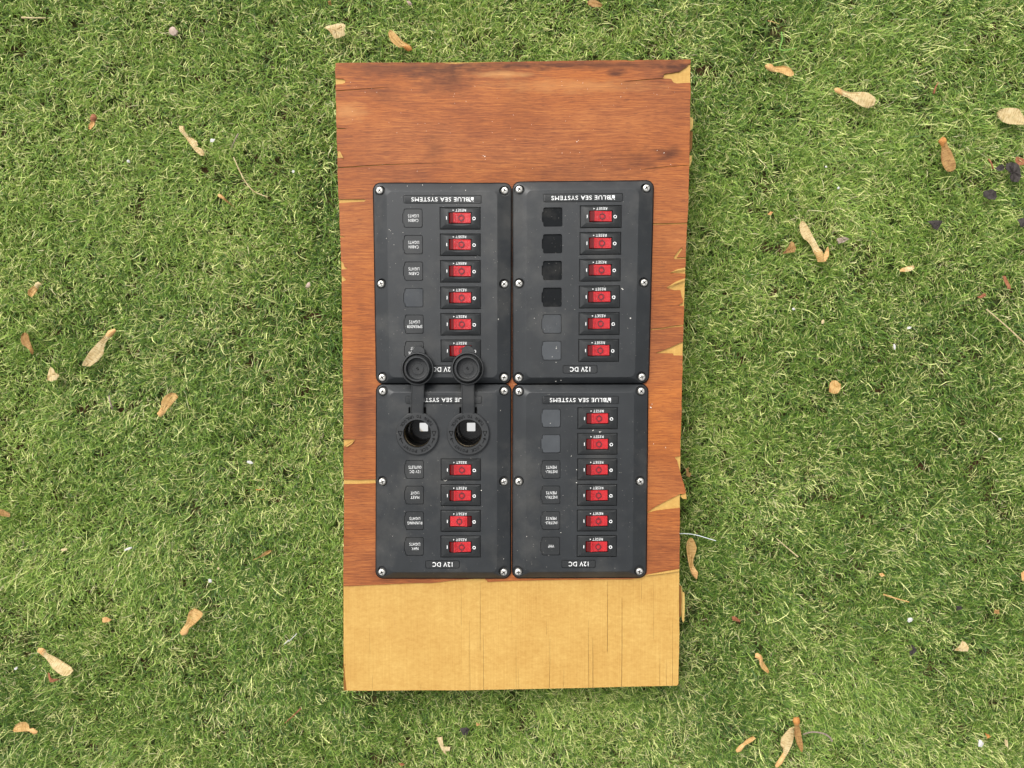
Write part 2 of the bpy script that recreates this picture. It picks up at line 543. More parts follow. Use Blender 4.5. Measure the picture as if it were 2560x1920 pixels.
def blades(n, area, wmul, zones, sparse=False):
    x = rng.uniform(area[0], area[1], n)
    y = rng.uniform(area[2], area[3], n)
    keep = ~((x > BX0 + 0.02) & (x < BX1 - 0.02) & (y > BY0 + 0.02) & (y < BY1 - 0.02))
    if sparse:
        a = zones
        keep &= ~((x > a[0]) & (x < a[1]) & (y > a[2]) & (y < a[3]))
    clump = 0.55 * vnoise(x, y, 70, 1) + 0.45 * vnoise(x, y, 190, 2)
    keep &= rng.random(n) < np.clip(0.30 + 1.8 * (clump - 0.25), 0.10, 1.0)
    for (sx, sy, sr) in SOILS:
        q = P(sx, sy, 0.004)
        d = np.hypot(x - q.x, y - q.y) / (sr * 1.35 * U)
        d += 0.5 * (vnoise(x, y, 160, 9) - 0.5)
        keep &= rng.random(n) < np.clip(d * 1.1 - 0.35, 0.06, 1)
    x, y, clump = x[keep], y[keep], clump[keep]
    n = len(x)
    # lean: slowly turning combed directions with a lot of scatter
    flow = 2 * np.pi * (1.1 * vnoise(x, y, 5.0, 3) + 0.7 * vnoise(x, y, 22, 4) + 0.35 * vnoise(x, y, 75, 14))
    scat = rng.normal(0, 1.0, n) * (0.45 + 1.15 * vnoise(x, y, 26, 5))
    wild = rng.random(n) < 0.30
    ang = np.where(wild, rng.uniform(0, 2 * np.pi, n), flow + scat)
    L = np.clip(rng.lognormal(math.log(0.0084), 0.34, n), 0.006, 0.034)
    L *= 0.72 + 0.55 * vnoise(x, y, 30, 6)
    wd = rng.uniform(0.00042, 0.00085, n) * wmul
    el0 = np.radians(rng.uniform(38, 88, n))                     # take-off angle
    droop = np.radians(rng.uniform(15, 95, n))
    curl = rng.normal(0, 1.0, n)
    S = 3
    z = np.full(n, 0.0015) + rng.uniform(0, 0.003, n)
    pos = np.stack([x, y, z], 1)
    pts, sides = [], []
    for k in range(S + 1):
        f = k / S
        e = np.maximum(el0 - droop * f, np.radians(-22))
        a = ang + curl * f
        if k:
            pos = pos + np.stack([np.cos(e) * np.cos(a), np.cos(e) * np.sin(a), np.sin(e)], 1) * (L / S)[:, None]
        tw = rng.normal(0, 0.35, n)
        s = np.stack([-np.sin(a) * np.cos(tw), np.cos(a) * np.cos(tw), np.sin(tw)], 1)
        pts.append(pos.copy())
        sides.append(s)
    prof = [0.75, 1.0, 0.82]
    V = np.empty((n, 2 * S + 1, 3), np.float32)
    for k in range(S):
        o = sides[k] * (wd * 0.5 * prof[k])[:, None]
        V[:, 2 * k] = pts[k] - o
        V[:, 2 * k + 1] = pts[k] + o
    V[:, 2 * S] = pts[S]
    # colours
    hue = vnoise(x, y, 9, 7)
    tone = rng.normal(0, 1, n)
    base = np.array([0.188, 0.318, 0.048])
    lime = np.array([0.395, 0.530, 0.118])
    deep = np.array([0.060, 0.140, 0.022])
    pale = np.array([0.84, 0.86, 0.36])
    straw = np.array([0.74, 0.68, 0.40])
    t = np.clip(0.46 + 0.36 * tone + 0.5 * (hue - 0.5), 0, 1)[:, None]
    col = np.where(t < 0.5, deep + (base - deep) * t * 2, base + (lime - base) * (t - 0.5) * 2)
    pick = rng.random(n)
    drymap = vnoise(x, y, 30, 8)
    dry = 0.012 + 0.10 * np.clip(drymap - 0.5, 0, 1)
    lightp = 0.15 + 0.20 * np.clip(drymap - 0.4, 0, 1)
    col = np.where((pick < dry)[:, None], straw * rng.uniform(0.7, 1.1, n)[:, None], col)
    col = np.where(((pick >= dry) & (pick < dry + lightp))[:, None], pale * rng.uniform(0.65, 1.1, n)[:, None], col)
    col = col * rng.uniform(0.82, 1.15, n)[:, None]
    cv = np.ones((n, 2 * S + 1, 4), np.float32)
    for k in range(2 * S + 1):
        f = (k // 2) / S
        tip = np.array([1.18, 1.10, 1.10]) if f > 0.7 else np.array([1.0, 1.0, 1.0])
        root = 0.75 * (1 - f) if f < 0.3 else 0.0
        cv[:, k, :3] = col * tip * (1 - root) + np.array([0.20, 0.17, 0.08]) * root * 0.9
    return V.reshape(-1, 3), cv.reshape(-1, 4), n, S

sets = []
core = (-0.535, 0.535, -0.415, 0.415)
sets.append(blades(850000, core, 1.0, None))
outer = (-0.95, 0.95, -0.80, 0.80)
sets.append(blades(100000, outer, 2.9, core, True))
V = np.concatenate([s[0] for s in sets])
Cc = np.concatenate([s[1] for s in sets])
nb = sum(s[2] for s in sets)
S = 3
vb = 2 * S + 1
b0 = (np.arange(nb) * vb)[:, None]
tri = []
for k in range(S - 1):
    a = 2 * k
    tri += [[a, a + 1, a + 3], [a, a + 3, a + 2]]
tri.append([2 * S - 2, 2 * S - 1, 2 * S])
tri = np.array(tri).reshape(-1)
idx = (b0 + tri[None, :]).astype(np.int32).reshape(-1)
nt_ = len(idx) // 3
gm = bpy.data.meshes.new('grass')
gm.vertices.add(len(V))
gm.vertices.foreach_set('co', V.reshape(-1))
gm.loops.add(len(idx))
gm.loops.foreach_set('vertex_index', idx)
gm.polygons.add(nt_)
gm.polygons.foreach_set('loop_start', np.arange(0, len(idx), 3, dtype=np.int32))
gm.polygons.foreach_set('use_smooth', np.ones(nt_, dtype=bool))
at = gm.color_attributes.new('blade', 'FLOAT_COLOR', 'POINT')
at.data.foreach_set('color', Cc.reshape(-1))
gm.update()
gmat, t, b = new_mat('grass_blade', 0.48, 0.42)
ca = N(t, 'ShaderNodeAttribute', attribute_name='blade')
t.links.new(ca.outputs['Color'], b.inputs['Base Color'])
tr = N(t, 'ShaderNodeBsdfTranslucent')
t.links.new(mix(t, 1.0, ca.outputs['Color'], (1.15, 1.2, 0.75), 'MULTIPLY'), tr.inputs['Color'])
mx = N(t, 'ShaderNodeMixShader')
mx.inputs[0].default_value = 0.32
t.links.new(b.outputs[0], mx.inputs[1])
t.links.new(tr.outputs[0], mx.inputs[2])
t.links.new(mx.outputs[0], t.nodes['Material Output'].inputs['Surface'])
M['grass'] = gmat
grass = link('grass', gm, 'grass')
tag(grass, 'fine short green lawn grass around the board', 'grass', kind='stuff')
print('grass tris', nt_)

# ------------------------------------------------------------------ plywood board
TV = 0.0012                      # veneer thickness
ZF = ZB - TV                     # face of the yellow ply
def interp(tab, y):
    for (y0, x0), (y1, x1) in zip(tab, tab[1:]):
        if y0 <= y <= y1:
            return x0 + (x1 - x0) * (y - y0) / (y1 - y0)
    return tab[-1][1] if y > tab[-1][0] else tab[0][1]
LE = [(155, 837.5), (300, 840.5), (440, 844.5), (600, 850.5), (700, 853.8), (850, 856), (1000, 858), (1300, 859.8), (1470, 858), (1728, 858)]
RE = [(148, 1727), (300, 1725.5), (500, 1721), (600, 1716), (700, 1713), (800, 1709.6), (900, 1706.8), (1060, 1703), (1260, 1700), (1500, 1698.5), (1600, 1699), (1715, 1696.5)]
lx = lambda y, d=0: (interp(LE, y) + d, y)
rx = lambda y, d=0: (interp(RE, y) + d, y)

def wob(p, q, n=6, a=0.8):
    out = []
    for k in range(n):
        f = k / n
        out.append((p[0] + (q[0] - p[0]) * f + (R.uniform(-a, a) if k else 0), p[1] + (q[1] - p[1]) * f + (R.uniform(-a, a) if k else 0)))
    return out

def edge(fn, y0, y1, a=0.7):
    n = max(2, int(abs(y1 - y0) / 14))
    return [fn(y0 + (y1 - y0) * k / n, R.uniform(-a, a)) for k in range(n + 1)]

def keyhole(y):
    """from the left edge in to the two socket holes and back (cut through every ply)"""
    e, r, (c1, c2), cy = 0.01, 36.5, (1044.4, 1171.4), 1083.0
    arc = lambda c, a0, a1: [(c + r * math.cos(math.radians(a0 + (a1 - a0) * k / 14)), cy - r * math.sin(math.radians(a0 + (a1 - a0) * k / 14))) for k in range(15)]
    x = interp(LE, cy)
    return [(x + 2, cy + e)] + arc(c1, 180.05, 359.95) + arc(c2, 180.05, 540 - 0.05) + arc(c1, 0.05, 179.95) + [(x + 2, cy - e)]

def slit(pts, hw):
    """a drying crack from an edge inwards, there and back"""
    n = len(pts)
    w = [hw * (1 - k / (n - 1)) for k in range(n)]
    return w

ven = []
top = [(840, 157.5), (900, 156.5), (1000, 156), (1100, 157), (1139, 159.5), (1158, 158), (1280, 154.5), (1400, 152), (1560, 150), (1584, 152.5), (1588, 150), (1640, 149.5), (1726, 148.5)]
for p, q in zip(top, top[1:]):
    ven += wob(p, q, 5, 0.6)
ven += [(1726.5, 148.5), (1727, 159)]
ven += [(1721.6, 160.1), (1717, 166), (1711.9, 169.9), (1706, 173), (1698.8, 178.6), (1690, 180), (1681.5, 181.8), (1670, 183), (1659.8, 185.1), (1658.7, 194.4), (1640, 196.2), (1610, 198.2), (1575, 202), (1545, 207), (1575, 203.6), (1610, 200.6), (1640, 198), (1658.7, 196.4), (1668, 196.6), (1678.2, 197), (1681, 202), (1683.6, 205.7), (1692.3, 208.5), (1710, 207.5), rx(206.8)]
ven += edge(rx, 212, 408)
ven += [rx(411.6), (1690, 414.6), (1655, 417), (1630, 420), (1600, 424), (1630, 421.4), (1655, 418.6), (1690, 416.2), rx(413.4)]
ven += edge(rx, 418, 550)
ven += [rx(556), (1670, 557.6), (1622, 558), (1622, 563), (1640, 562), (1668, 561), rx(560)]
ven += edge(rx, 566, 636)
ven += [rx(642.5), (1692, 643.5), (1707, 622), (1703.5, 618), (1686, 640), (1684, 645), (1688, 648), rx(647)]
ven += [rx(656), rx(667), (1694, 674), (1674.5, 682), (1690, 682.8), rx(684)]
ven += [rx(695), (1690, 705), (1666, 718.8), (1676, 723), (1686, 725.5), (1701, 725), (1703, 735), (1704.6, 743), (1708, 748), (1707, 757), (1699.8, 760), (1698, 764), rx(765)]
ven += edge(rx, 770, 806)
ven += [rx(810.8), (1680, 815), (1656, 819.3), (1623, 822.5), (1623, 826), (1656, 822.5), (1684, 818), rx(816)]
ven += edge(rx, 822, 850)
ven += [rx(854), (1692, 861), (1675, 868.7), (1655, 877), (1637, 883), (1660, 883.2), (1682.9, 883.6), (1684, 888.5), rx(888.4)]
ven += edge(rx, 894, 1092)
ven += [(1700, 1099), (1701, 1140), (1688, 1142.5), (1687, 1144.5), (1693, 1152), (1695.5, 1162), (1698.6, 1173), (1704, 1192), (1709, 1208), (1713, 1222), (1715, 1232), (1706, 1236), (1699.8, 1235), (1685, 1243), (1672, 1249), (1656, 1257.6), (1640, 1266), (1616, 1282), (1616, 1284), (1628, 1280.5), (1640, 1277), (1668, 1273.5), rx(1270)]
ven += edge(rx, 1276, 1415)
low = [rx(1421), (1656, 1429), (1614, 1437), (1601, 1444.5), (1573, 1448), (1497, 1448.8), (1410, 1449.5), (1345, 1450.4), (1280, 1452), (1219, 1455), (1217, 1451), (1214, 1450.5), (1213, 1446.5), (1199.8, 1445.5), (1160, 1449), (1123.8, 1452), (1080, 1457.5), (1047.9, 1457.5), (928.5, 1462.5), (857, 1465.5)]
for p, q in zip(low, low[1:]):
    ven += wob(p, q, 3, 0.25)
ven += [lx(1465)]
ven += edge(lx, 1458, 1216)
ven += [lx(1211), (900, 1210), (952, 1208), (952, 1198), (900, 1199.5), lx(1199)]
ven += edge(lx, 1192, 1122)
ven += [lx(1117), (874, 1108), (886, 1100), (887, 1098), (872, 1098.2), lx(1099)]
ven += [lx(1092), lx(1086)] + keyhole(0) + edge(lx, 1080, 735)
ven += [lx(705), (866, 700), (856, 690), lx(688), lx(674), (867, 672.5), (868, 669), (861, 667), (858, 657), lx(652), lx(648)]
ven += edge(lx, 640, 600)
ven += [lx(594), (860, 593), (861, 590), lx(589)]
ven += edge(lx, 580, 514)
ven += [lx(508), (880, 505.5), (911, 504), (914, 500), (911, 497.5), (890, 497.2), lx(497.5)]
ven += edge(lx, 490, 426)
ven += [lx(420.5), (900, 417), (960, 412.6), (1040, 409.6), (1170, 405), (1040, 408.4), (960, 410.4), (900, 414.2), lx(418)]
ven += edge(lx, 412, 402)
ven += [lx(395), (857, 394), (850, 380), lx(377)]
ven += edge(lx, 370, 330)
ven += [lx(324), (867, 321.5), (866, 320), lx(320)]
ven += edge(lx, 312, 232)
ven += [lx(228.4), (870, 226), (905, 223.6), (942, 220.6), (985, 217), (942, 219.2), (905, 221.8), (870, 224), lx(226)]
ven += edge(lx, 222, 218)
ven += [lx(211), (856, 209.5), (862, 207), (864, 201), (858, 197), lx(195)]
ven += edge(lx, 190, 170)

bc = P(1280, 940, 0)
board = empty('plywood_board', (bc.x, bc.y, 0.0362))
tag(board, 'worn plywood board with torn red veneer, lying on the grass under four switch panels', 'board')
brel = Vector((bc.x, bc.y, 0.0362))

def flat_part(name, poly, z_top, thick, mat, lift=None):
    pts = [P(x, y, z_top) - brel for x, y in poly]
    n = len(pts)
    zl = [lift(x, y) if lift else 0.0 for x, y in poly]
    v = [(p.x, p.y, p.z - thick + l) for p, l in zip(pts, zl)] + [(p.x, p.y, p.z + l) for p, l in zip(pts, zl)]
    f = [tuple(range(n))[::-1], tuple(range(n, 2 * n))]
    f += [(k, (k + 1) % n, n + (k + 1) % n, n + k) for k in range(n)]
    me = mesh(name, v, f)
    bm = bmesh.new()
    bm.from_mesh(me)
    bmesh.ops.triangulate(bm, faces=[q for q in bm.faces if len(q.verts) > 4])
    bm.to_mesh(me)
    bm.free()
    return link(name, me, mat, board)

vo = flat_part('veneer', ven, ZB, TV - 0.00004, 'veneer')
tag(vo, 'torn red-brown face veneer, stripped off one end')

# yellow ply under the veneer, its drying cracks cut right through the sheet
bot = [(867, 1726.5), (931.8, 1726.8), (1000, 1726), (1065, 1725.5), (1080, 1727), (1189, 1725.2), (1280, 1723.4), (1453.6, 1720), (1555.6, 1717), (1640, 1715.3), (1692.3, 1714.2)]
def yb(x):
    return interp([(a, b_) for a, b_ in bot], x)
cracks = [(931.8, 1678, 0.5, 0), (925, 1552, 0.4, 1640), (1174, 1548, 0.6, 0), (1153, 1470, 0.5, 1566), (1200.3, 1440, 0.9, 1630), (1209, 1582, 0.9, 0), (1290, 1592, 0.7, 0), (1296, 1669, 0.6, 0),
          (1367, 1545, 0.5, 1592), (1374.4, 1588, 0.9, 0), (1409, 1669, 0.6, 0), (1471, 1541, 0.9, 0), (1482, 1593, 1.3, 0), (1518.3, 1440, 1.2, 1632), (1555, 1489, 1.3, 0), (1650, 1628, 0.8, 0), (1666, 1640, 0.8, 0), (1681.5, 1541, 0.8, 0),
          (1279, 1520, 0.5, 1562), (1604, 1445, 0.5, 1500), (1634, 1442, 0.4, 1600), (1052, 1700, 0.4, 0)]
ply = [(838.5, 158), (1280, 156), (1725.5, 150)]
ply += edge(lambda y, d: rx(y, d - 0.8), 156, 1700, 0.4)
ply += [(1696, 1708), (1692.3, 1714.2)]
for (cx, yt, hw, yend) in sorted(cracks, key=lambda c: -c[0]):
    hw *= 0.45
    y1 = yb(cx)
    dx = R.uniform(-1.5, 1.5)
    e = 0.03
    ply.append((cx + dx + (e if yend else hw), y1))
    if yend:
        ply.append((cx + dx * 0.5 + e, yend))
        ply.append((cx + hw, yend - 6))
    ym = (yt + (yend or y1)) / 2
    j = R.uniform(-0.8, 0.8)
    ply += [(cx + j + hw * 0.85, ym), (cx + j * 0.3 + hw * 0.4, yt + 8), (cx, yt), (cx - hw * 0.4 + j * 0.3, yt + 8), (cx + j - hw * 0.85, ym)]
    if yend:
        ply.append((cx - hw, yend - 6))
        ply.append((cx + dx * 0.5 - e, yend))
    ply.append((cx + dx - (e if yend else hw), y1))
ply += [(867, 1726.5), (865, 1710), (862, 1690), (861.5, 1670), (860, 1664), (866, 1662.5), (859.5, 1661), (859, 1640)]
ply += edge(lambda y, d: lx(y, d + 0.9), 1630, 1090, 0.3) + keyhole(0) + edge(lambda y, d: lx(y, d + 0.9), 1078, 165, 0.3)
po = flat_part('face_ply', ply, ZF, 0.0012, 'ply')
tag(po, 'bare yellow ply with fine drying cracks')

# the plies below
def box_outline(inset, jit):
    pts = []
    keyed = False
    for (a, b_) in (((838, 158), (1726, 150)), ((1726, 150), (1696.5, 1714)), ((1696.5, 1714), (858, 1727)), ((858, 1727), (838, 158))):
        n = 14
        for k in range(n):
            f = k / n
            x, y = a[0] + (b_[0] - a[0]) * f, a[1] + (b_[1] - a[1]) * f
            if a[0] == 1726:
                x = interp(RE, y)
            if a[0] == 858:
                if y < 1083 and not keyed:
                    pts += keyhole(0)
                    keyed = True
                x = interp(LE, y)
            x += inset if x < 1280 else -inset
            y += inset if y < 940 else -inset
            pts.append((x + R.uniform(-jit, jit), y + R.uniform(-jit, jit)))
    return pts
z = ZF - 0.00125
for th, mk, ins in ((0.0030, 'core', 0.6), (0.0030, 'ply', 1.6), (0.0030, 'core', 1.0), (0.0030, 'ply', 2.0), (0.0030, 'core', 1.4), (0.0016, 'ply', 2.4)):
    flat_part('core_ply', box_outline(ins, 0.5), z, th - 0.00005, mk)
    z -= th
# splinters hanging out of the long edge, and lifted curls of veneer
def sliver(name, poly, z_top, thick, mat, label=None, lift=None):
    o = flat_part(name, poly, z_top, thick, mat, lift)
    if label:
        tag(o, label)
sliver('splinter', [(1697, 1468), (1704.5, 1467), (1706, 1480), (1711, 1482), (1712, 1500), (1711.5, 1530), (1710.5, 1552), (1708, 1557), (1705, 1548), (1703, 1520), (1697, 1510)], ZF - 0.0065, 0.002, 'cream')
sliver('splinter', [(1697, 1466), (1703, 1465), (1704, 1500), (1702.5, 1540), (1697, 1545)], ZF - 0.0030, 0.0018, 'core')
sliver('splinter', [(1722, 294), (1731, 293), (1733, 300), (1732, 318), (1729, 325), (1722, 326)], ZF - 0.006, 0.002, 'cream')
sliver('splinter', [(1722, 326), (1732, 329), (1730, 370), (1722, 390)], ZF - 0.0085, 0.002, 'core')
sliver('splinter', [(1721, 389), (1729.5, 389), (1729, 404), (1725, 416), (1721, 416)], ZF - 0.007, 0.002, 'cream')
sliver('splinter', [(1701, 1240), (1705, 1237), (1714, 1232.5), (1716, 1238), (1716, 1248), (1707, 1247)], ZF - 0.0002, 0.0007, 'ply')
sliver('veneer_curl', [rx(669, -1), (1694, 673), (1674, 682), (1692, 676.5), rx(672.5, -1)], ZB + 0.0016, 0.0006, 'ply')
sliver('veneer_curl', [rx(695.5, -1), (1690, 704), (1666, 719), (1690, 708.5), rx(700, -1)], ZB + 0.0018, 0.0006, 'ply')
sliver('veneer_curl', [rx(1423, -1), (1660, 1429.5), (1614, 1437.5), (1614, 1439.5), (1655, 1434.5), rx(1428, -1)], ZB + 0.0012, 0.0006, 'ply')
sliver('veneer_curl', [(845.5, 378), (850, 379), (858, 394), (855, 395)], ZB + 0.0014, 0.0006, 'ply')
sliver('veneer_curl', [(863, 1116), (875, 1109), (887, 1100), (880, 1109), (868, 1117)], ZB + 0.0012, 0.0006, 'ply')

# ------------------------------------------------------------------ switch panels
PW, PH = 335.0, 481.0             # nominal panel size in units of U
Z_RIM, Z_TOP = 0.0036, 0.0088     # rim and plateau above the board face
HOLE = 13.2

class Panel:
    def __init__(s, name, tl, tr, br, bl):
        s.c = (tl, tr, br, bl)
        mid = P(*s.px(0.5, 0.5), ZB)
        s.o = Vector((mid.x, mid.y, ZB))
        s.e = empty(name, s.o)
    def px(s, u, v):
        a, b, c, d = s.c
        x0, y0 = a[0] + (b[0] - a[0]) * u, a[1] + (b[1] - a[1]) * u
        x1, y1 = d[0] + (c[0] - d[0]) * u, d[1] + (c[1] - d[1]) * u
        return x0 + (x1 - x0) * v, y0 + (y1 - y0) * v
    def at(s, x, y, h):
        """nominal panel units from the panel's corner, height above the board -> local metres"""
        p = P(*s.px(x / PW, y / PH), ZB + h) - s.o
        return Vector((p.x, p.y, h))
    def frame(s, x, y, h):
        p = s.at(x, y, h)
        ex = (s.at(x + 10, y, h) - p) / 10
        ey = (p - s.at(x, y + 10, h)) / 10
        return p, math.atan2(ex.y, ex.x), ex.length / U, ey.length / U
    def put(s, name, me, mats, x, y, h, rot=0.0, parent=None):
        p, a, sx, sy = s.frame(x, y, h)
        o = link(name, me, mats, s.e, p)
        o.rotation_euler = (0, 0, a + rot)
        o.scale = (sx, sy, (sx + sy) / 2)
        return o

# --- shared shapes ---
def u_(pts, z):
    return [(x * U, y * U, z) for x, y in pts]

def screw_mesh():
    r = 9.2 * U
    prof = [(0.0001, 0.0015), (r * 0.4, 0.00147), (r * 0.7, 0.00132), (r * 0.9, 0.00100), (r, 0.0005), (r, -0.0012), (0.0001, -0.0012)]
    v, f = lathe(prof, 28)
    head = mesh('h', v, f)
    bm = bmesh.new()
    bm.from_mesh(head)
    bmesh.ops.remove_doubles(bm, verts=bm.verts, dist=0.00015)
    bmesh.ops.recalc_face_normals(bm, faces=bm.faces)
    bm.to_mesh(head)
    bm.free()
    w, l = 1.35 * U, 6.0 * U
    cross = [(-w, w * 1.3), (-w * 0.7, l), (w * 0.7, l), (w, w * 1.3), (w * 1.3, w), (l, w * 0.7), (l, -w * 0.7), (w * 1.3, -w), (w, -w * 1.3), (w * 0.7, -l), (-w * 0.7, -l), (-w, -w * 1.3), (-w * 1.3, -w), (-l, -w * 0.7), (-l, w * 0.7), (-w * 1.3, w)]
    n = len(cross)
    rings = [[(x * 0.8, y * 0.7, 0.0000) for x, y in cross], [(x * 1.05, y * 1.05, 0.0024) for x, y in cross]]
    cv, cf = loft(rings)
    me = boolean(head, mesh('c', cv, cf), 'screw')
    me.polygons.foreach_set('use_smooth', [True] * len(me.polygons))
    me.set_sharp_from_angle(angle=math.radians(38))
    me.materials.clear()
    me.materials.append(M['steel'])
    me.materials.append(M['slot_dark'])
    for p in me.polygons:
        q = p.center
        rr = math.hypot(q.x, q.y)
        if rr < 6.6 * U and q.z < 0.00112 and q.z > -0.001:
            p.material_index = 1  # faces of the carved cross take the darker, duller material
    return me
SCREW = screw_mesh()

def bezel_mesh():
    outer = [(-48.3, -25.3), (48.3, -25.3), (48.3, 25.3), (-48.3, 25.3)]
    def ring(l, r, bt, tp, z, n=8):
        # rectangle with its long sides subdivided so the lower facet can bow
        pts = []
        for k in range(n):
            pts.append((l + (r - l) * k / n, bt[k] if isinstance(bt, list) else bt, z))
        pts.append((r, bt[n] if isinstance(bt, list) else bt, z))
        for k in range(n):
            pts.append((r + (l - r) * k / n, tp, z))
        pts.append((l, tp, z))
        return [(x * U, y * U, zz) for x, y, zz in pts]
    bow = [-14.2 - 4.2 * math.sin(math.pi * k / 8) for k in range(9)]
    rings = [ring(-48.3, 48.3, -25.3, 25.3, -0.0021), ring(-48.3, 48.3, -25.3, 25.3, 0.00035),
             ring(-47.2, 47.2, -24.3, 24.3, 0.0006),
             ring(-35, 37, bow, 21.5, 0.0019), ring(-28.6, 28.6, -13.9, 13.9, 0.0019), ring(-28.6, 28.6, -13.9, 13.9, -0.0008)]
    v, f = loft(rings)
    return mesh('bezel', v, f, 24)
BEZEL = bezel_mesh()

def rocker_mesh(flip):
    """textured top and clear end face; the end that stands up is the clear one"""
    prof = [(-27.6, -0.0004, 0), (-27.4, 0.0012, 0), (-26.0, 0.0018, 0), (-18.5, 0.0036, 0), (-16.3, 0.0039, 0), (-14.5, 0.0036, 0), (-8.5, 0.0028, 1), (0, 0.0023, 1), (10, 0.0020, 1), (20, 0.0018, 1), (25.2, 0.0017, 1), (26.0, 0.0013, 1), (26.0, -0.0004, 1)]
    s = -1 if flip else 1
    hw = 12.5
    V, Fc, mi = [], [], []
    for x, z, k in prof:
        for yy, dz in ((-hw, -0.0004), (-hw + 1.4, 0), (hw - 1.4, 0), (hw, -0.0004)):
            V.append((s * x * U, yy * U, max(z + dz, -0.0004)))
    m = len(prof)
    for i in range(m - 1):
        for j in range(3):
            a = i * 4 + j
            Fc.append((a, a + 1, a + 5, a + 4))
            mi.append(1 if i < 4 else 0)
    # side skirts
    for j in (0, 3):
        base = len(V)
        for x, z, k in prof:
            V.append((s * x * U, (-hw if j == 0 else hw) * U, -0.0006))
        for i in range(m - 1):
            Fc.append((i * 4 + j, (i + 1) * 4 + j, base + i + 1, base + i))
            mi.append(1 if i < 4 else 0)
    # fine ribs behind the raised end
    me = bpy.data.meshes.new('rocker')
    me.from_pydata(V, [], Fc)
    me.materials.append(M['red'])
    me.materials.append(M['redclear'])
    me.polygons.foreach_set('material_index', mi)
    bm = bmesh.new()
    bm.from_mesh(me)
    bmesh.ops.recalc_face_normals(bm, faces=bm.faces)
    bm.to_mesh(me)
    bm.free()
    me.polygons.foreach_set('use_smooth', [True] * len(me.polygons))
    me.set_sharp_from_angle(angle=math.radians(22))
    me.update()
    return me
ROCK, ROCKF = rocker_mesh(False), rocker_mesh(True)

def ribs_mesh(flip):
    s = -1 if flip else 1
    parts = []
    for k in range(5):
        x = s * (-13.6 + k * 1.9)
        zc = 0.00355 - 0.00013 * (k * 1.9)
        poly = [((x - 0.45) * U, -11.4 * U), ((x + 0.45) * U, -11.4 * U), ((x + 0.45) * U, 11.4 * U), ((x - 0.45) * U, 11.4 * U)]
        parts.append(prism(poly, zc - 0.0010, zc + 0.00012))
    return mesh('rib', *join(parts))
RIBS, RIBSF = ribs_mesh(False), ribs_mesh(True)

def annulus(r0, r1, n=28, z0=0.0, z1=0.0001, cx=0, cy=0):
    v, f = lathe([(r0 * U, z0), (r1 * U, z0), (r1 * U, z1), (r0 * U, z1)], n, True)
    return [(x + cx * U, y + cy * U, z) for x, y, z in v], f
def box(x0, x1, y0, y1, z0, z1):
    return prism([(x0 * U, y0 * U), (x1 * U, y0 * U), (x1 * U, y1 * U), (x0 * U, y1 * U)], z0, z1)
OMARK = mesh('off_mark', *annulus(2.4, 4.1, 24, 0.0019, 0.00205, 34.0, -1.2))
IMARK = mesh('on_mark', *box(-34.0, -32.0, -3.9, 3.9, 0.0019, 0.00205))
RESET = mesh('reset_print', *join([xf(text_vf('RESET', 26 * U, 6.4 * U, 0.004), (1.6 * U, 18.5 * U, 0.00192)),
                                   xf(([(-1.7 * U, 1.9 * U, 0.00204), (1.5 * U, 0, 0.00204), (-1.7 * U, -1.9 * U, 0.00204)], [(0, 1, 2)]), (-16.2 * U, 18.5 * U, 0), 0)]))
def symbol_mesh(flip):
    cx = -3.0 if flip else 3.0
    parts = [annulus(4.9, 7.5, 32, 0.0015, 0.00262, cx, 0), box(cx - 0.7, cx + 0.7, 7.2, 10.8, 0.0015, 0.0026), box(cx - 0.7, cx + 0.7, -10.8, -7.2, 0.0015, 0.0026)]
    return mesh('ring_symbol', *join(parts))
SYM, SYMF = symbol_mesh(False), symbol_mesh(True)

def label_outline(sz, r, tab=True):
    h = sz / 2
    pts = []
    n = 4
    for sx, sy, a0 in ((1, 1, 0), (-1, 1, 90), (-1, -1, 180), (1, -1, 270)):
        if a0 == 180 and tab:
            pts += [(-h, 14.0), (-h - 1.0, 12.4), (-h - 3.2, 11.0), (-h - 3.2, -11.0), (-h - 1.0, -12.4), (-h, -14.0)]
        for k in range(n + 1):
            a = math.radians(a0 + 90 * k / n)
            pts.append((sx * (h - r) + r * math.cos(a), sy * (h - r) + r * math.sin(a)))
    return pts
def plate_mesh(poly, z0, z1, name):
    c = [(x * U, y * U) for x, y in poly]
    k = 0.985
    rings = [[(x, y, z0) for x, y in c], [(x, y, z1 - 0.00015) for x, y in c], [(x * k, y * k, z1) for x, y in c]]
    return mesh(name, *loft(rings), 25)
GAP = 1.15
LABEL = plate_mesh(label_outline(46 - 2 * GAP, 4.2), -0.0010, 0.0, 'label_plate')
LABELB = LABEL.copy()
LABELG = LABEL.copy()
FOAM = plate_mesh(label_outline(46, 4.2), -0.0014, -0.0009, 'foam_pad')
STRIP = plate_mesh(rrect(191 - 2 * GAP, 20.2 - 2 * GAP, 3.2), -0.0010, 0.0, 'name_strip')
VOLT = plate_mesh(rrect(86 - 2 * GAP, 20 - 2 * GAP, 4), -0.0010, 0.0, 'voltage_plate')
def logo_icon():
    """white square crossed by a dark crescent, at the start of the maker's name"""
    polys = [[(-1.4, 5.4), (-1.7, 2.6), (-1.1, -0.2), (0.2, -2.0), (2.6, -2.5), (5.4, -1.5), (5.4, 5.4)],
             [(-5.4, 5.4), (-3.9, 5.4), (-4.6, 3.0), (-4.3, 0.0), (-3.0, -2.8), (-0.9, -4.4), (-0.4, -5.4), (-5.4, -5.4)],
             [(2.4, -5.4), (5.4, -5.4), (5.4, -3.0), (4.2, -4.0)]]
    return join([prism([(x * U, y * U) for x, y in p], 0.0, 0.00012) for p in polys])
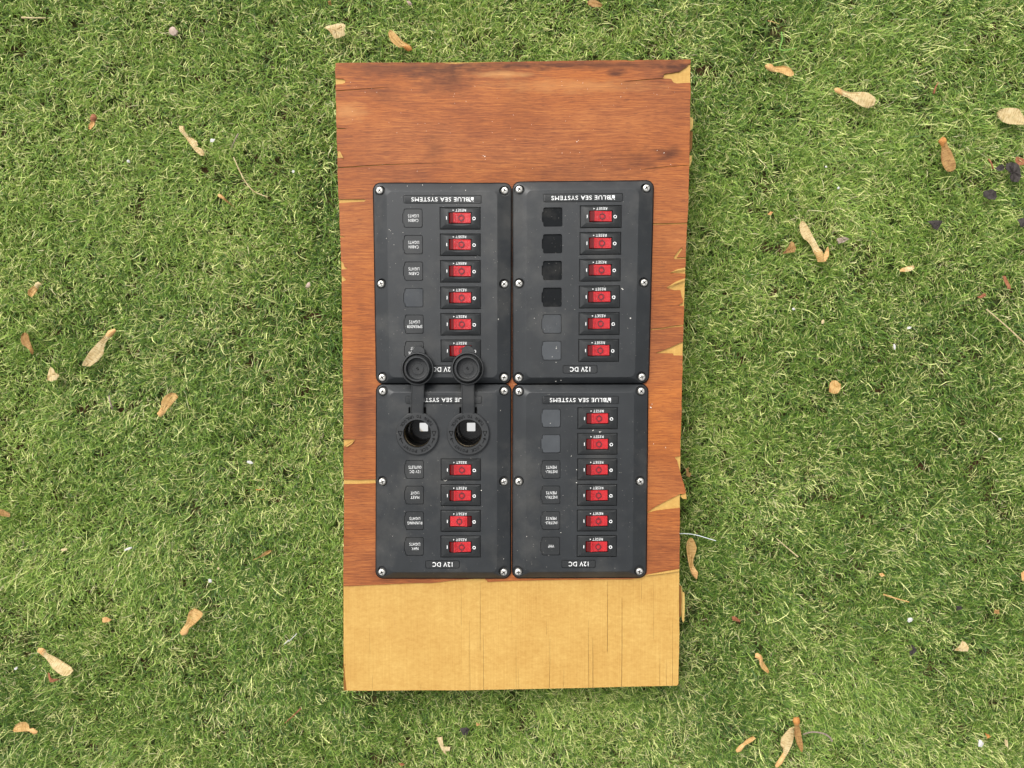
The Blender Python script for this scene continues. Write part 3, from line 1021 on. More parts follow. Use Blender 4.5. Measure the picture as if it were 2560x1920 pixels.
NAME = mesh('maker_print', *join([xf(text_vf('BLUE SEA SYSTEMS', 140 * U, 10.2 * U, 0.008), (-6.4 * U, 0, 0)), xf(logo_icon(), (70.5 * U, 0, 0.00001))]))
VDC = mesh('voltage_print', *text_vf('12V DC', 50 * U, 11.4 * U, 0.010))
LW = {'CABIN': 24.5, 'LIGHTS': 26.5, 'SPREADER': 38, 'ANCHOR': 32, 'LIGHT': 21.5, '12V DC': 26.5, 'OUTLETS': 32, 'MAST': 21.5, 'RUNNING': 36.5, 'NAV.': 17.5, 'INSTRU-': 30, 'MENTS': 26, 'VHF': 14.8}
_lab = {}
def label_print(lines):
    if lines not in _lab:
        parts = []
        for k, s in enumerate(lines):
            y = (k - (len(lines) - 1) / 2) * 11.0
            parts.append(xf(text_vf(s, LW[s] * U, 7.2 * U, 0.0), (0.6 * U, -(-y) * -1 * -1 * U, 0)))
        _lab[lines] = mesh('label_print', *join(parts))
    return _lab[lines]

SW_X, SW_Y0, SW_P = 210.8, 83.9, 63.85
LB_X, LB_Y0 = 95.5, 83.6
SCREWS = [(14.6, 16.8), (319, 16.6), (14.7, 241.5), (318.8, 242), (14, 467), (318.6, 467)]

def panel_body(pn, rows, sockets, deep):
    def ring(w, h, r, hgt, cx=PW / 2, cy=PH / 2, n=6):
        return [tuple(pn.at(cx + x, cy - y, hgt)) for x, y in rrect(w, h, r, n)]
    # plateau is not centred: its inset differs per side
    pl = dict(cx=(32 + 301.5) / 2, cy=(19.5 + 466.5) / 2)
    rings = [ring(PW, PH, 17, 0.00103), ring(PW, PH, 17, Z_RIM - 0.0006), ring(PW - 1.6, PH - 1.6, 16.4, Z_RIM),
             ring(271.5, 449, 15, Z_TOP - 0.00012, **pl), ring(269.5, 447, 14, Z_TOP, **pl)]
    v, f = loft(rings)
    body = mesh('b', v, f)
    cut = []
    def hole(poly, x, y, z0, z1):
        p, a, sx, sy = pn.frame(x, y, Z_TOP)
        c = [(px * U, py * U) for px, py in poly]
        cut.append(xf(prism(c, z0, z1), (p.x, p.y, 0), a, sx, sy))
    for (x, y) in SCREWS:
        hole([(HOLE * math.cos(2 * math.pi * k / 24), HOLE * math.sin(2 * math.pi * k / 24)) for k in range(24)], x, y, 0.0016, 0.02)
    for r_ in rows:
        hole([(-50.3, -27.3), (50.3, -27.3), (50.3, 27.3), (-50.3, 27.3)], SW_X, SW_Y0 + SW_P * r_, Z_TOP - 0.0022, 0.02)
        hole(label_outline(46, 4.2), LB_X, LB_Y0 + SW_P * r_, Z_TOP - (0.0014), 0.02)
    hole(rrect(191, 20.2, 3.6), 168, 38.3, Z_TOP - 0.0012, 0.02)
    hole(rrect(86, 20, 4.4), 165.5, 447.7, Z_TOP - 0.0012, 0.02)
    for (x, y) in sockets:
        hole([(36 * math.cos(2 * math.pi * k / 40), 36 * math.sin(2 * math.pi * k / 40)) for k in range(40)], x, y, -0.01, 0.02)
    cm = mesh('c', *join(cut))
    out = boolean(body, cm, 'panel_body')
    out.polygons.foreach_set('use_smooth', [True] * len(out.polygons))
    out.set_sharp_from_angle(angle=math.radians(14))
    link('body', out, 'panel', pn.e)

def build_panel(name, corners, label, texts, rows=range(6), sockets=(), flipped=(), lip=2.4):
    pn = Panel(name, *corners)
    outl = [pn.at(PW / 2 + x, PH / 2 - y, 0.0012) for x, y in rrect(PW + 2 * lip, PH + 2 * lip, 17 + lip, 6)]
    inn = [pn.at(PW / 2 + x, PH / 2 - y, 0.0012) for x, y in rrect(PW - 30, PH - 30, 8, 6)]
    gk = [[(p.x, p.y, z_) for p in q] for q, z_ in ((inn, 0.00001), (outl, 0.00001), (outl, 0.0010), (inn, 0.0010))]
    link('gasket', mesh('gasket', *loft(gk, False, False)), 'foam', pn.e)
    tag(pn.e, label, 'switch panel', 'switch panels screwed to the board')
    panel_body(pn, rows, sockets, texts)
    for (x, y) in SCREWS:
        pn.put('screw', SCREW, ['steel', 'slot_dark'], x, y, 0.0026, R.uniform(0, math.pi / 2))
    for k in rows:
        y = SW_Y0 + SW_P * k
        fl = k in flipped
        bz = pn.put('switch', BEZEL, 'bezel', SW_X, y, Z_TOP)
        ro = link('rocker', ROCKF if fl else ROCK, ['red', 'redclear'], bz)
        ro.rotation_euler = (0, math.radians(R.uniform(-0.9, 0.9)), math.radians(R.uniform(-0.7, 0.7)))
        link('rib', RIBSF if fl else RIBS, 'red', bz)
        link('ring_symbol', SYMF if fl else SYM, 'symbol', bz)
        link('reset_print', RESET, 'ink', bz)
        link('off_mark', OMARK, 'ink', bz)
        link('on_mark', IMARK, 'ink', bz)
        if fl:
            tag(bz, 'rocker switch tipped the other way, its off end raised')
        tx = texts[k]
        y = LB_Y0 + SW_P * k
        if tx == 'foam':
            tag(pn.put('foam_pad', FOAM, 'foam', LB_X, y, Z_TOP), 'empty label recess with dusty black bottom')
        elif tx == 'gloss':
            tag(pn.put('label_plate', LABELG, 'gloss', LB_X, y, Z_TOP), 'blank shiny label plate')
        elif tx == 'blank':
            tag(pn.put('label_plate', LABELB, 'blank', LB_X, y, Z_TOP), 'blank grey label plate')
        else:
            lp = pn.put('label_plate', LABEL, 'plate', LB_X, y, Z_TOP)
            link('label_print', label_print(tx), 'ink', lp)
            tag(lp, 'label plate printed ' + ' '.join(tx))
    # housing behind the panel, through the board: it carries the board above the turf
    hb = [(x, y) for x, y in (pn.at(cx_, cy_, 0).xy for cx_, cy_ in ((180, 225), (262, 225), (262, 430), (180, 430)))]
    link('breaker_housing', mesh('breaker_housing', *prism(hb, -(ZB - 0.002), -0.0179)), 'barrel', pn.e)
    st = pn.put('name_strip', STRIP, 'plate', 168, 38.3, Z_TOP)
    link('maker_print', NAME, 'ink', st)
    vp = pn.put('voltage_plate', VOLT, 'plate', 165.5, 447.7, Z_TOP)
    link('voltage_print', VDC, 'ink', vp)
    return pn

CL = ('CABIN', 'LIGHTS')
IN = ('INSTRU-', 'MENTS')
build_panel('switch_panel', ((934, 458.5), (1277.5, 459), (1276.5, 958), (942, 958)),
            'black panel of six red switches labelled for cabin, spreader and anchor lights',
            [CL, CL, CL, 'gloss', ('SPREADER', 'LIGHTS'), ('ANCHOR', 'LIGHT')])
build_panel('switch_panel', ((1283, 456), (1633, 452.5), (1620.5, 957), (1283, 959)),
            'black panel of six red switches with four empty black label recesses',
            ['foam', 'foam', 'foam', 'foam', 'gloss', 'blank'])
build_panel('switch_panel', ((1283, 962), (1619, 961.5), (1614.5, 1442.5), (1282, 1444)),
            'black panel of six red switches, three labelled instruments and one VHF',
            ['blank', 'blank', IN, IN, IN, ('VHF',)])
SKX = [102.3, 229.3]
SKY = 121.5
pn = build_panel('switch_panel', ((942, 961.5), (1276.5, 961), (1275.5, 1444.5), (940.8, 1444.5)),
                 'black panel with two open capped sockets above four red light switches',
                 {2: ('12V DC', 'OUTLETS'), 3: ('MAST', 'LIGHT'), 4: ('RUNNING', 'LIGHTS'), 5: ('NAV.', 'LIGHTS')},
                 rows=(2, 3, 4, 5), sockets=[(x, SKY) for x in SKX], flipped=(4,))

# --- sockets with their tethered caps ---
def arc_text(s, r, a_mid, a_span, tops_out, hgt):
    """letters along an arc; angles in panel frame (degrees, ccw from +x)"""
    parts = []
    n = len(s)
    for k, ch in enumerate(s):
        if ch == ' ':
            continue
        f = (k + 0.5) / n - 0.5
        a = math.radians(a_mid + f * a_span)
        w = 5.6 if ch not in 'I' else 1.6
        L = text_vf(ch, w * U, hgt * U, 0.012, 0.0)
        v, fc = L
        # text_vf is turned 180 degrees (tops towards -y); turn so that tops face as asked
        rot = a - math.pi / 2 if not tops_out else a + math.pi / 2
        v2 = [(x, y, 0.00014) for x, y, z_ in v]
        parts.append(xf((v2, fc), (r * U * math.cos(a), r * U * math.sin(a), 0), rot))
    return parts

RING = mesh('socket_ring', *lathe([(34.0 * U, -0.004), (33.4 * U, 0.0016), (35 * U, 0.0028), (51.2 * U, 0.0028), (53.4 * U, 0.0022), (53.6 * U, -0.0001), (36 * U, -0.0001), (35.6 * U, -0.004)], 56, True), 30)
SLEEVE = mesh('sleeve', *lathe([(33.3 * U, 0.0006), (33.4 * U, -0.0035), (32.5 * U, -0.0035), (32.7 * U, -0.0016), (32.9 * U, 0.0002)], 48, True), 40)
BARREL = mesh('barrel', *lathe([(33.4 * U, -0.0036), (32.4 * U, -0.0040), (31.3 * U, -0.047), (0.0002, -0.0475), (0.0002, -0.049), (33.4 * U, -0.049)], 48, True), 40)
CONTACT = mesh('contact', *loft([u_(rrect(23.4, 23.4, 2.5), -0.047), u_(rrect(23.4, 23.4, 2.5), -0.0462), u_(rrect(22.4, 22.4, 2), -0.0460)]), 20)
RIVET = mesh('contact', *lathe([(0.0001, -0.0452), (0.0012, -0.0453), (0.0016, -0.0459), (0.0016, -0.047)], 20))
let = arc_text('TURN TO UNLOCK', 43, 92, 128, False, 7.6) + arc_text('LOCK POINT'[::-1][::-1], 43, 270, -98, True, 7.6)
for s in (-1, 1):
    tri_o = [(s * 42 - 5, 6), (s * 42 + 5, 6), (s * 42, -6)]
    for p, q in zip(tri_o, tri_o[1:] + tri_o[:1]):
        dx, dy = q[0] - p[0], q[1] - p[1]
        l = math.hypot(dx, dy)
        nx, ny = -dy / l * 0.65, dx / l * 0.65
        let.append(prism([((p[0] + nx) * U, (p[1] + ny) * U), ((p[0] - nx) * U, (p[1] - ny) * U), ((q[0] - nx) * U, (q[1] - ny) * U), ((q[0] + nx) * U, (q[1] + ny) * U)], -0.0002, 0.00014))
    for p, q in (((s * 42, -11), (s * 36, -24)), ((s * 42, -11), (s * 44.5, -16)), ((s * 42, -11), (s * 37, -13))):
        dx, dy = q[0] - p[0], q[1] - p[1]
        l = math.hypot(dx, dy)
        nx, ny = -dy / l * 0.7, dx / l * 0.7
        let.append(prism([((p[0] + nx) * U, (p[1] + ny) * U), ((p[0] - nx) * U, (p[1] - ny) * U), ((q[0] - nx) * U, (q[1] - ny) * U), ((q[0] + nx) * U, (q[1] + ny) * U)], -0.0002, 0.00014))
LETTERS = mesh('moulded_lettering', *xf(join(let), (0, 0, 0.0028)))
CAP = mesh('cap', *lathe([(0.0001, 0.0016), (13.4 * U, 0.0016), (13.7 * U, 0.0018), (14.4 * U, 0.0018), (14.7 * U, 0.0015), (20 * U, 0.0013), (24.5 * U, 0.0015), (26.0 * U, 0.0066), (27.0 * U, 0.0073), (30.0 * U, 0.0073), (31.6 * U, 0.0066),
                          (33.0 * U, 0.0016), (34.5 * U, 0.0013), (35.8 * U, 0.0028), (37 * U, 0.0033), (39.2 * U, 0.0032), (40.4 * U, 0.0025), (40.6 * U, 0.0006), (39.5 * U, -0.0006), (0.0001, -0.0006)], 60), 34)
TAB = mesh('pull_tab', *loft([u_([(x, y) for x, y in rrect(32, 60, 15.8, 8, 0, 26)], -0.0004), u_(rrect(32, 60, 15.8, 8, 0, 26), 0.0008), u_(rrect(30, 58, 14.8, 8, 0, 26), 0.0013)]), 30)
def mark_mesh(s):
    v, f = text_vf(s, 6 * U, 7 * U, 0.01, 0.0)
    return mesh('mould_mark', [(x, y, 0.00172) for x, y, z_ in v], f)
MARKS = [mark_mesh('5'), mark_mesh('N')]
for i, x in enumerate(SKX):
    sk = pn.put('socket', RING, 'rubber', x, SKY, Z_TOP)
    tag(sk, 'round open power socket with moulded lettering and a flipped-open cap')
    link('moulded_lettering', LETTERS, 'letter', sk)
    link('sleeve', SLEEVE, 'brass', sk)
    link('barrel', BARREL, 'barrel', sk)
    link('contact', CONTACT, 'contact', sk)
    # cap lies over the next panel; placed where the photograph shows it, at its own height
    hcap = Z_TOP + 0.0042
    capx = [(1044.6, 921.6), (1169.3, 921.0)][i]
    inv = sk.matrix_basis.inverted()
    def loc_of(px, py, hgt):
        w = P(px, py, ZB + hgt) - pn.o
        return inv @ Vector((w.x, w.y, hgt))
    cp = loc_of(capx[0], capx[1], hcap)
    co = link('cap', CAP, 'rubber', sk, cp)
    tb = link('pull_tab', TAB, 'rubber', sk, cp)
    tb.rotation_euler = (0, 0, math.radians(R.uniform(-4, 4)))
    mk = link('mould_mark', MARKS[i], 'letter', sk, cp)
    mk.rotation_euler = (0, 0, math.radians([20, -30][i]))
    # strap: from the ring's upper edge up and over to the cap
    a0 = Vector((0, 44 * U, 0.0002))
    path = [(0.0, 51 * U, 0.0021), (0.0, 62 * U, 0.0026), (cp.x * 0.4, 80 * U, 0.0036), (cp.x * 0.8, 105 * U, 0.0042), (cp.x, cp.y - 36 * U, cp.z + 0.0004)]
    secs = []
    hw = 16.0 * U
    sec = [(-hw, -0.0007), (hw, -0.0007), (hw, 0.0010), (hw * 0.90, 0.0012), (hw * 0.86, 0.0006), (-hw * 0.86, 0.0006), (-hw * 0.90, 0.0012), (-hw, 0.0010)]
    for (x_, y_, z_) in path:
        secs.append([(x_ + sx_, y_, z_ + sz_) for sx_, sz_ in sec])
    link('strap', mesh('strap', *loft(secs), 30), 'rubber', sk)
    for s in (-1, 1):
        lp = [((s * 19.5 + dx) * U, (57.5 + dy) * U) for dx, dy in rrect(4.6, 15.5, 1.6, 4)]
        lpi = [((s * 19.5 + dx) * U, (57.5 + dy) * U) for dx, dy in rrect(1.8, 11.5, 0.8, 4)]
        rings = [[(a, b_, 0) for a, b_ in lp], [(a, b_, 0.0012) for a, b_ in lp], [(a, b_, 0.0012) for a, b_ in lpi], [(a, b_, 0.0001) for a, b_ in lpi]]
        link('strap_loop', mesh('strap_loop', *loft(rings), 30), 'letter', sk)

# pale sawdust and dust specks lying on panels and board
dv, df = [], []
def speck(px, py, h, r):
    p = P(px, py, ZB + h)
    a0 = R.uniform(0, 6.28)
    n = 5
    o = len(dv)
    el = R.uniform(0.35, 1.0)
    for k in range(n):
        a = 2 * math.pi * k / n
        x, y = r * U * math.cos(a) * R.uniform(0.7, 1.3), r * U * el * math.sin(a) * R.uniform(0.7, 1.3)
        dv.append((p.x + x * math.cos(a0) - y * math.sin(a0), p.y + x * math.sin(a0) + y * math.cos(a0), p.z + 0.00003))
    dv.append((p.x, p.y, p.z + r * U * 0.6))
    for k in range(n):
        df.append((o + k, o + (k + 1) % n, o + n))
zt = Z_TOP
for (x, y, r) in ((1056, 442.5 + 20, 1.2), (1018, 465, 1.0), (973, 574, 1.3), (976, 577, 1.0), (1164, 476, 1.1), (966, 596, 1.2), (1110, 1199.5, 1.6), (1113, 1202, 1.8), (1116, 1200.5, 1.2),
                  (1507, 717, 2.2), (1511, 716, 1.6), (1555, 721.5, 2.0), (1557, 723.5, 1.6), (1576, 796, 2.0), (1336, 795.5, 1.5), (1391, 871, 1.5), (1390.5, 867.5, 1.0), (1380.5, 892, 1.0), (1390, 906, 1.0), (1437, 773.5, 0.9),
                  (1482.5, 1076, 2.2), (1499.5, 1080, 1.6), (1502, 1079, 1.0), (1428.5, 1140, 1.3), (1376, 1058, 1.2), (1441.5, 1174, 1.3), (1441, 1207, 1.6), (1402, 1331.5, 1.2), (1316.5, 1341, 1.4), (1203.5, 1226, 1.4), (1246, 798, 1.2), (1220, 873, 1.0), (1487, 1153, 1.2)):
    speck(x, y, zt, r)
for (x, y, r) in ((1389.5, 953, 1.6), (1447.5, 944, 1.4), (1402.5, 951, 1.2), (1285, 962, 1.0), (1626.5, 1012, 0.1)):
    speck(x, y, zt - 0.0015, r)
for k in range(150):
    px_, py_ = R.uniform(972, 1585), R.uniform(480, 1425)
    if 1265 < px_ < 1322 or 936 < py_ < 985:
        continue
    speck(px_, py_, zt + 0.0001, R.choice((0.45, 0.5, 0.6, 0.8)))
for k in range(70):
    px_ = R.choice((R.uniform(870, 1690),))
    py_ = R.uniform(200, 430)
    speck(px_, py_, 0, R.uniform(0.5, 0.9))
for (x, y, r) in ((1627, 1019, 2.2), (1630, 1010, 1.6), (1634, 1109.5, 1.2), (1664, 1119, 1.6), (1212, 391, 1.6), (1208, 389, 1.0), (1442, 354, 1.4), (1446, 351, 1.2), (1660, 382, 1.5), (1643, 376, 1.2)):
    speck(x, y, 0, r)
dust = link('dust', mesh('dust', dv, df), 'dust')
tag(dust, 'pale dust specks and crumbs scattered over the panels and board', 'dust', kind='stuff')

# ------------------------------------------------------------------ fallen seeds, leaves and bits on the lawn
ZG = 0.0150
def debris_z(px, py):
    return ZG + 0.0015

def flake(name, poly, mat, label, cat, group=None, z=None, thick=0.0004, dome=0.0016):
    """dry leaf or chip: photo outline -> curved sheet with its own thickness"""
    cx = sum(p[0] for p in poly) / len(poly)
    cy = sum(p[1] for p in poly) / len(poly)
    z = debris_z(cx, cy) if z is None else z
    c = P(cx, cy, z)
    # refine outline
    fine = []
    for p, q in zip(poly, poly[1:] + poly[:1]):
        for k in range(3):
            f = k / 3
            fine.append((p[0] + (q[0] - p[0]) * f + (R.uniform(-0.5, 0.5) if k else 0), p[1] + (q[1] - p[1]) * f + (R.uniform(-0.5, 0.5) if k else 0)))
    ph = R.uniform(0, 6)
    a_ = R.uniform(0, 3.14)
    rings = []
    n = len(fine)
    rad = max(math.hypot(p[0] - cx, p[1] - cy) for p in fine)
    def zz(x, y, f):
        w = ((x - cx) * math.cos(a_) + (y - cy) * math.sin(a_)) / rad
        return dome * (math.cos(1.6 * w) + 0.35 * math.sin(3.2 * w + ph) - 0.4)
    V, Fc = [], []
    for s in (1.0, 0.66, 0.33):
        for x, y in fine:
            q = (cx + (x - cx) * s, cy + (y - cy) * s)
            w = P(*q, z) - c
            V.append((w.x, w.y, zz(*q, s) + 0.0006 * R.uniform(-1, 1) * (1 if s < 1 else 0.5) * dome / 0.0016))
    V.append((0, 0, zz(cx, cy, 0)))
    m = len(V)
    for r_ in range(2):
        for k in range(n):
            Fc.append((r_ * n + k, r_ * n + (k + 1) % n, (r_ + 1) * n + (k + 1) % n, (r_ + 1) * n + k))
    for k in range(n):
        Fc.append((2 * n + k, 2 * n + (k + 1) % n, 3 * n))
    top_f = list(Fc)
    V += [(x, y, q - thick) for x, y, q in V]
    Fc += [tuple(i + m for i in q)[::-1] for q in top_f]
    for k in range(n):
        Fc.append((k, (k + 1) % n, m + (k + 1) % n, m + k))
    o = link(name, mesh(name, V, Fc, 40), mat, None, (c.x, c.y, z))
    return tag(o, label, cat, group)

def stalk(name, pts, r0, r1, mat, label, cat, group=None, z=None, arch=0.001):
    c0 = P(*pts[0], z or ZG + 0.002)
    zz = z or ZG + 0.002
    W_ = [P(*p, zz) for p in pts]
    # Catmull-Rom
    path = []
    ext = [W_[0] * 2 - W_[1]] + W_ + [W_[-1] * 2 - W_[-2]]
    for i in range(1, len(ext) - 2):
        for k in range(6):
            t_ = k / 6
            a, b_, c_, d_ = ext[i - 1:i + 3]
            path.append(0.5 * ((2 * b_) + (c_ - a) * t_ + (2 * a - 5 * b_ + 4 * c_ - d_) * t_ ** 2 + (3 * b_ - a - 3 * c_ + d_) * t_ ** 3))
    path.append(W_[-1])
    V, Fc = [], []
    nr = 7
    for i, p in enumerate(path):
        f = i / (len(path) - 1)
        d = (path[min(i + 1, len(path) - 1)] - path[max(i - 1, 0)]).normalized()
        s = Vector((-d.y, d.x, 0)).normalized()
        r_ = (r0 + (r1 - r0) * f) * U * R.uniform(0.9, 1.1)
        for k in range(nr):
            a = 2 * math.pi * k / nr
            q = p - c0 + s * (r_ * math.cos(a)) + Vector((0, 0, r_ * math.sin(a) + arch * math.sin(math.pi * f)))
            V.append(q)
    for i in range(len(path) - 1):
        for k in range(nr):
            Fc.append((i * nr + k, i * nr + (k + 1) % nr, (i + 1) * nr + (k + 1) % nr, (i + 1) * nr + k))
    Fc.append(tuple(range(nr))[::-1])
    Fc.append(tuple(range(len(V) - nr, len(V))))
    o = link(name, mesh(name, V, Fc, 60), mat, None, c0)
    return tag(o, label, cat, group)

def pebble(px, py, rx_, ry_, ang, mat, label, cat, name='pebble', group=None, hz=0.7):
    c = P(px, py, ZG + 0.001)
    bm = bmesh.new()
    bmesh.ops.create_icosphere(bm, subdivisions=1 if 'chip' in name else 2, radius=1.0)
    sd = R.uniform(0, 50)
    for v in bm.verts:
        k = 1 + (0.55 if 'chip' in name else 0.4) * noise.noise(v.co * 1.1 + Vector((sd, 0, 0)))
        v.co *= k
        v.co = Vector((v.co.x * rx_ * U, v.co.y * ry_ * U, v.co.z * min(rx_, ry_) * U * hz))
    me = bpy.data.meshes.new(name)
    bm.to_mesh(me)
    bm.free()
    me.polygons.foreach_set('use_smooth', [True] * len(me.polygons))
    me.set_sharp_from_angle(angle=math.radians(12 if 'chip' in name else 30))
    o = link(name, me, mat, None, c)
    o.rotation_euler = (0, 0, ang)
    return tag(o, label, cat, group)

def winged(ox, oy, k, A, B, wing, seedm, label, sf=0.26, bulge=0.0016, z=None, husk=None, curl=0.0012):
    """winged seed from its two traced edges (seed end -> wing tip); ox, oy, k: crop origin and scale the edges were read at"""
    z = debris_z(0, 0) if z is None else z
    A = [(ox + x / k, oy + y / k) for x, y in A]
    B = [(ox + x / k, oy + y / k) for x, y in B]
    n, m = 22, 7
    def resample(L):
        d = [0.0]
        for p, q in zip(L, L[1:]):
            d.append(d[-1] + math.hypot(q[0] - p[0], q[1] - p[1]))
        out = []
        for i in range(n + 1):
            t_ = d[-1] * i / n
            a = max(0, min(len(L) - 2, next((a for a in range(len(L) - 1) if d[a + 1] >= t_), len(L) - 2)))
            f = (t_ - d[a]) / max(d[a + 1] - d[a], 1e-6)
            out.append((L[a][0] + (L[a + 1][0] - L[a][0]) * f, L[a][1] + (L[a + 1][1] - L[a][1]) * f))
        return out
    a_, b_ = resample(A), resample(B)
    s0 = P((a_[0][0] + b_[0][0]) / 2, (a_[0][1] + b_[0][1]) / 2, z)
    tp = P((a_[-1][0] + b_[-1][0]) / 2, (a_[-1][1] + b_[-1][1]) / 2, z)
    ang = math.atan2(tp.y - s0.y, tp.x - s0.x)
    o = empty('winged_seed', (s0.x, s0.y, z))
    o.rotation_euler = (R.uniform(-0.04, 0.04), R.uniform(-0.03, 0.03), ang)
    tag(o, label, 'winged seed', 'winged tree seeds fallen on the lawn')
    ca, sa = math.cos(-ang), math.sin(-ang)
    ph = R.uniform(0, 6)
    def build(i0, i1, nm, mat, seedpart):
        V, Fc = [], []
        for i in range(i0, i1 + 1):
            f = i / n
            for j in range(m + 1):
                g = j / m
                w = P(a_[i][0] + (b_[i][0] - a_[i][0]) * g, a_[i][1] + (b_[i][1] - a_[i][1]) * g, z) - s0
                sb = 0.0
                if f < sf * 1.25:
                    sb = bulge * max(0.0, math.sin(math.pi * min(1, (f + 0.02) / (sf * 1.25)))) ** 0.7 * math.sin(math.pi * min(max(g, 0.0), 1)) ** 0.6
                rib = 0.00035 * math.sin(j * 2.6 + 5 * f + ph) * (0 if seedpart else 1)
                edge_ = 0.0005 if (j == 0 and f > sf) else 0
                zz = 0.0006 + sb + rib + edge_ + curl * math.sin(2.4 * g - 0.8 + 2.2 * f + ph) * min(1, f * 2) + R.uniform(-0.00012, 0.00012)
                V.append((w.x * ca - w.y * sa, w.x * sa + w.y * ca, zz + (0.00008 if seedpart else 0)))
        k0 = len(V)
        rows = i1 - i0
        thick = []
        for q, (x, y, zz) in enumerate(list(V)):
            V.append((x, y, min(zz - 0.0003, 0.0004 if seedpart else zz - 0.0003)))
        ix = lambda i, j, lo=0: lo + i * (m + 1) + j
        for i in range(rows):
            for j in range(m):
                Fc.append((ix(i, j), ix(i, j + 1), ix(i + 1, j + 1), ix(i + 1, j)))
                Fc.append((ix(i, j, k0), ix(i + 1, j, k0), ix(i + 1, j + 1, k0), ix(i, j + 1, k0)))
            for j in (0, m):
                Fc.append((ix(i, j), ix(i + 1, j), ix(i + 1, j, k0), ix(i, j, k0)))
        for i in (0, rows):
            for j in range(m):
                Fc.append((ix(i, j), ix(i, j + 1), ix(i, j + 1, k0), ix(i, j, k0)))
        link(nm, mesh(nm, V, Fc, 50), mat, o)
    cut = max(2, int(round(sf * n)))
    if seedm:
        build(0, cut, 'seed', seedm, True)
        build(cut - 1, n, 'wing', wing, False)
    else:
        build(0, n, 'wing', wing, False)
    if husk:
        pts = [P(ox + x / k, oy + y / k, z) - s0 for x, y in husk]
        pl = [(q.x * ca - q.y * sa, q.x * sa + q.y * ca) for q in pts]
        link('husk', mesh('husk', *prism(pl, 0.0008, 0.0017)), 'seed_tan', o)
    return o

Z8 = 952 / 120.0
winged(430, 300, Z8, [(140, 120), (150, 220), (240, 310), (330, 430), (400, 530), (500, 650), (590, 722)],
       [(245, 125), (255, 205), (335, 325), (345, 345), (410, 360), (520, 440), (512, 470), (535, 520), (470, 530), (560, 555), (630, 605), (648, 640), (645, 712)],
       'wing_pale', None, 'pale winged seed with a notched wing beside a square white chip')
winged(430, 1500, Z8, [(165, 640), (185, 590), (235, 530), (290, 440), (310, 340), (340, 240), (375, 195), (430, 170)],
       [(200, 700), (290, 690), (330, 630), (335, 570), (440, 490), (540, 390), (600, 320), (625, 270), (605, 215), (520, 175)],
       'wing_tan', 'seed_tan', 'paddle-shaped tan winged seed with a round seed head', 0.27)
winged(10, 1780, Z8, [(680, 380), (640, 350), (580, 310), (520, 330), (510, 270), (480, 215), (420, 190), (320, 200), (250, 240), (190, 310)],
       [(655, 425), (600, 445), (550, 415), (500, 390), (400, 392), (280, 392), (220, 385), (185, 360)],
       'wing_tan', 'seed_tan', 'short winged seed with a rounded fan-shaped orange wing', 0.30)
winged(1890, 120, Z8, [(170, 350), (230, 315), (320, 320), (360, 375), (450, 360), (540, 350), (620, 365), (690, 410), (735, 480)],
       [(180, 390), (220, 440), (300, 475), (390, 485), (470, 500), (540, 535), (620, 575), (690, 578), (745, 540)],
       'wing_tan', 'seed_tan', 'curled tan winged seed with a hooked shell end near bare soil', 0.30, 0.0024)
winged(2310, 330, Z8, [(275, 200), (310, 240), (350, 300), (340, 380), (330, 470), (340, 580), (370, 680), (420, 760), (470, 795)],
       [(300, 150), (360, 100), (420, 110), (440, 180), (450, 270), (510, 380), (560, 500), (600, 620), (612, 690), (590, 760), (540, 790)],
       'wing_brown', 'seed_brown', 'glossy brown winged seed with an orange head', 0.24, 0.002)
winged(1680, 1330, Z8, [(480, 935), (400, 860), (365, 790), (345, 680), (315, 550), (295, 420), (285, 320), (290, 220), (320, 150), (360, 115)],
       [(500, 900), (522, 800), (465, 730), (430, 670), (412, 600), (430, 490), (465, 400), (485, 310), (465, 240), (440, 170), (400, 118)],
       'wing_tan', 'seed_tan', 'slender orange winged seed lying alongside the board edge', 0.27)
winged(40, 690, Z8, [(520, 160), (450, 110), (400, 135), (380, 200), (310, 230), (250, 280), (235, 340), (255, 390)],
       [(520, 180), (470, 190), (450, 235), (410, 280), (385, 330), (350, 370), (320, 410), (300, 420)],
       'wing_tan', 'wing_pale', 'stubby tan winged seed with a curled stalk end', 0.4)
winged(40, 810, Z8, [(330, 600), (295, 570), (290, 530), (220, 460), (130, 400), (105, 320), (110, 240), (150, 175)],
       [(345, 605), (358, 540), (320, 470), (290, 400), (270, 320), (265, 230), (240, 185), (200, 165)],
       'wing_brown', None, 'dull brown broken seed wing sunk into the grass')
winged(1860, 1610, Z8, [(210, 260), (270, 290), (300, 340), (300, 400), (340, 470), (420, 545), (480, 578)],
       [(225, 180), (270, 172), (340, 220), (375, 280), (380, 340), (440, 430), (490, 510), (505, 560)],
       'wing_tan', 'seed_tan', 'small folded tan winged seed with a narrow waist', 0.42)
winged(60, 780, 1238 / 260.0, [(1085, 195), (1010, 220), (975, 280), (900, 360), (800, 470), (745, 560), (710, 620), (712, 640)],
       [(1100, 230), (1050, 290), (1010, 320), (960, 390), (945, 500), (880, 580), (830, 620), (790, 648)],
       'wing_pale', 'seed_tan', 'long winged seed with reddish spine and scalloped pale wing', 0.24)
winged(380, 960, 1269 / 160.0, [(105, 580), (150, 530), (190, 450), (205, 340), (260, 240), (330, 195), (400, 170)],
       [(170, 662), (250, 600), (290, 520), (380, 420), (450, 330), (515, 260), (470, 190)],
       'wing_tan', 'seed_tan', 'smooth orange-tan winged seed with a squared-off wing end', 0.22)
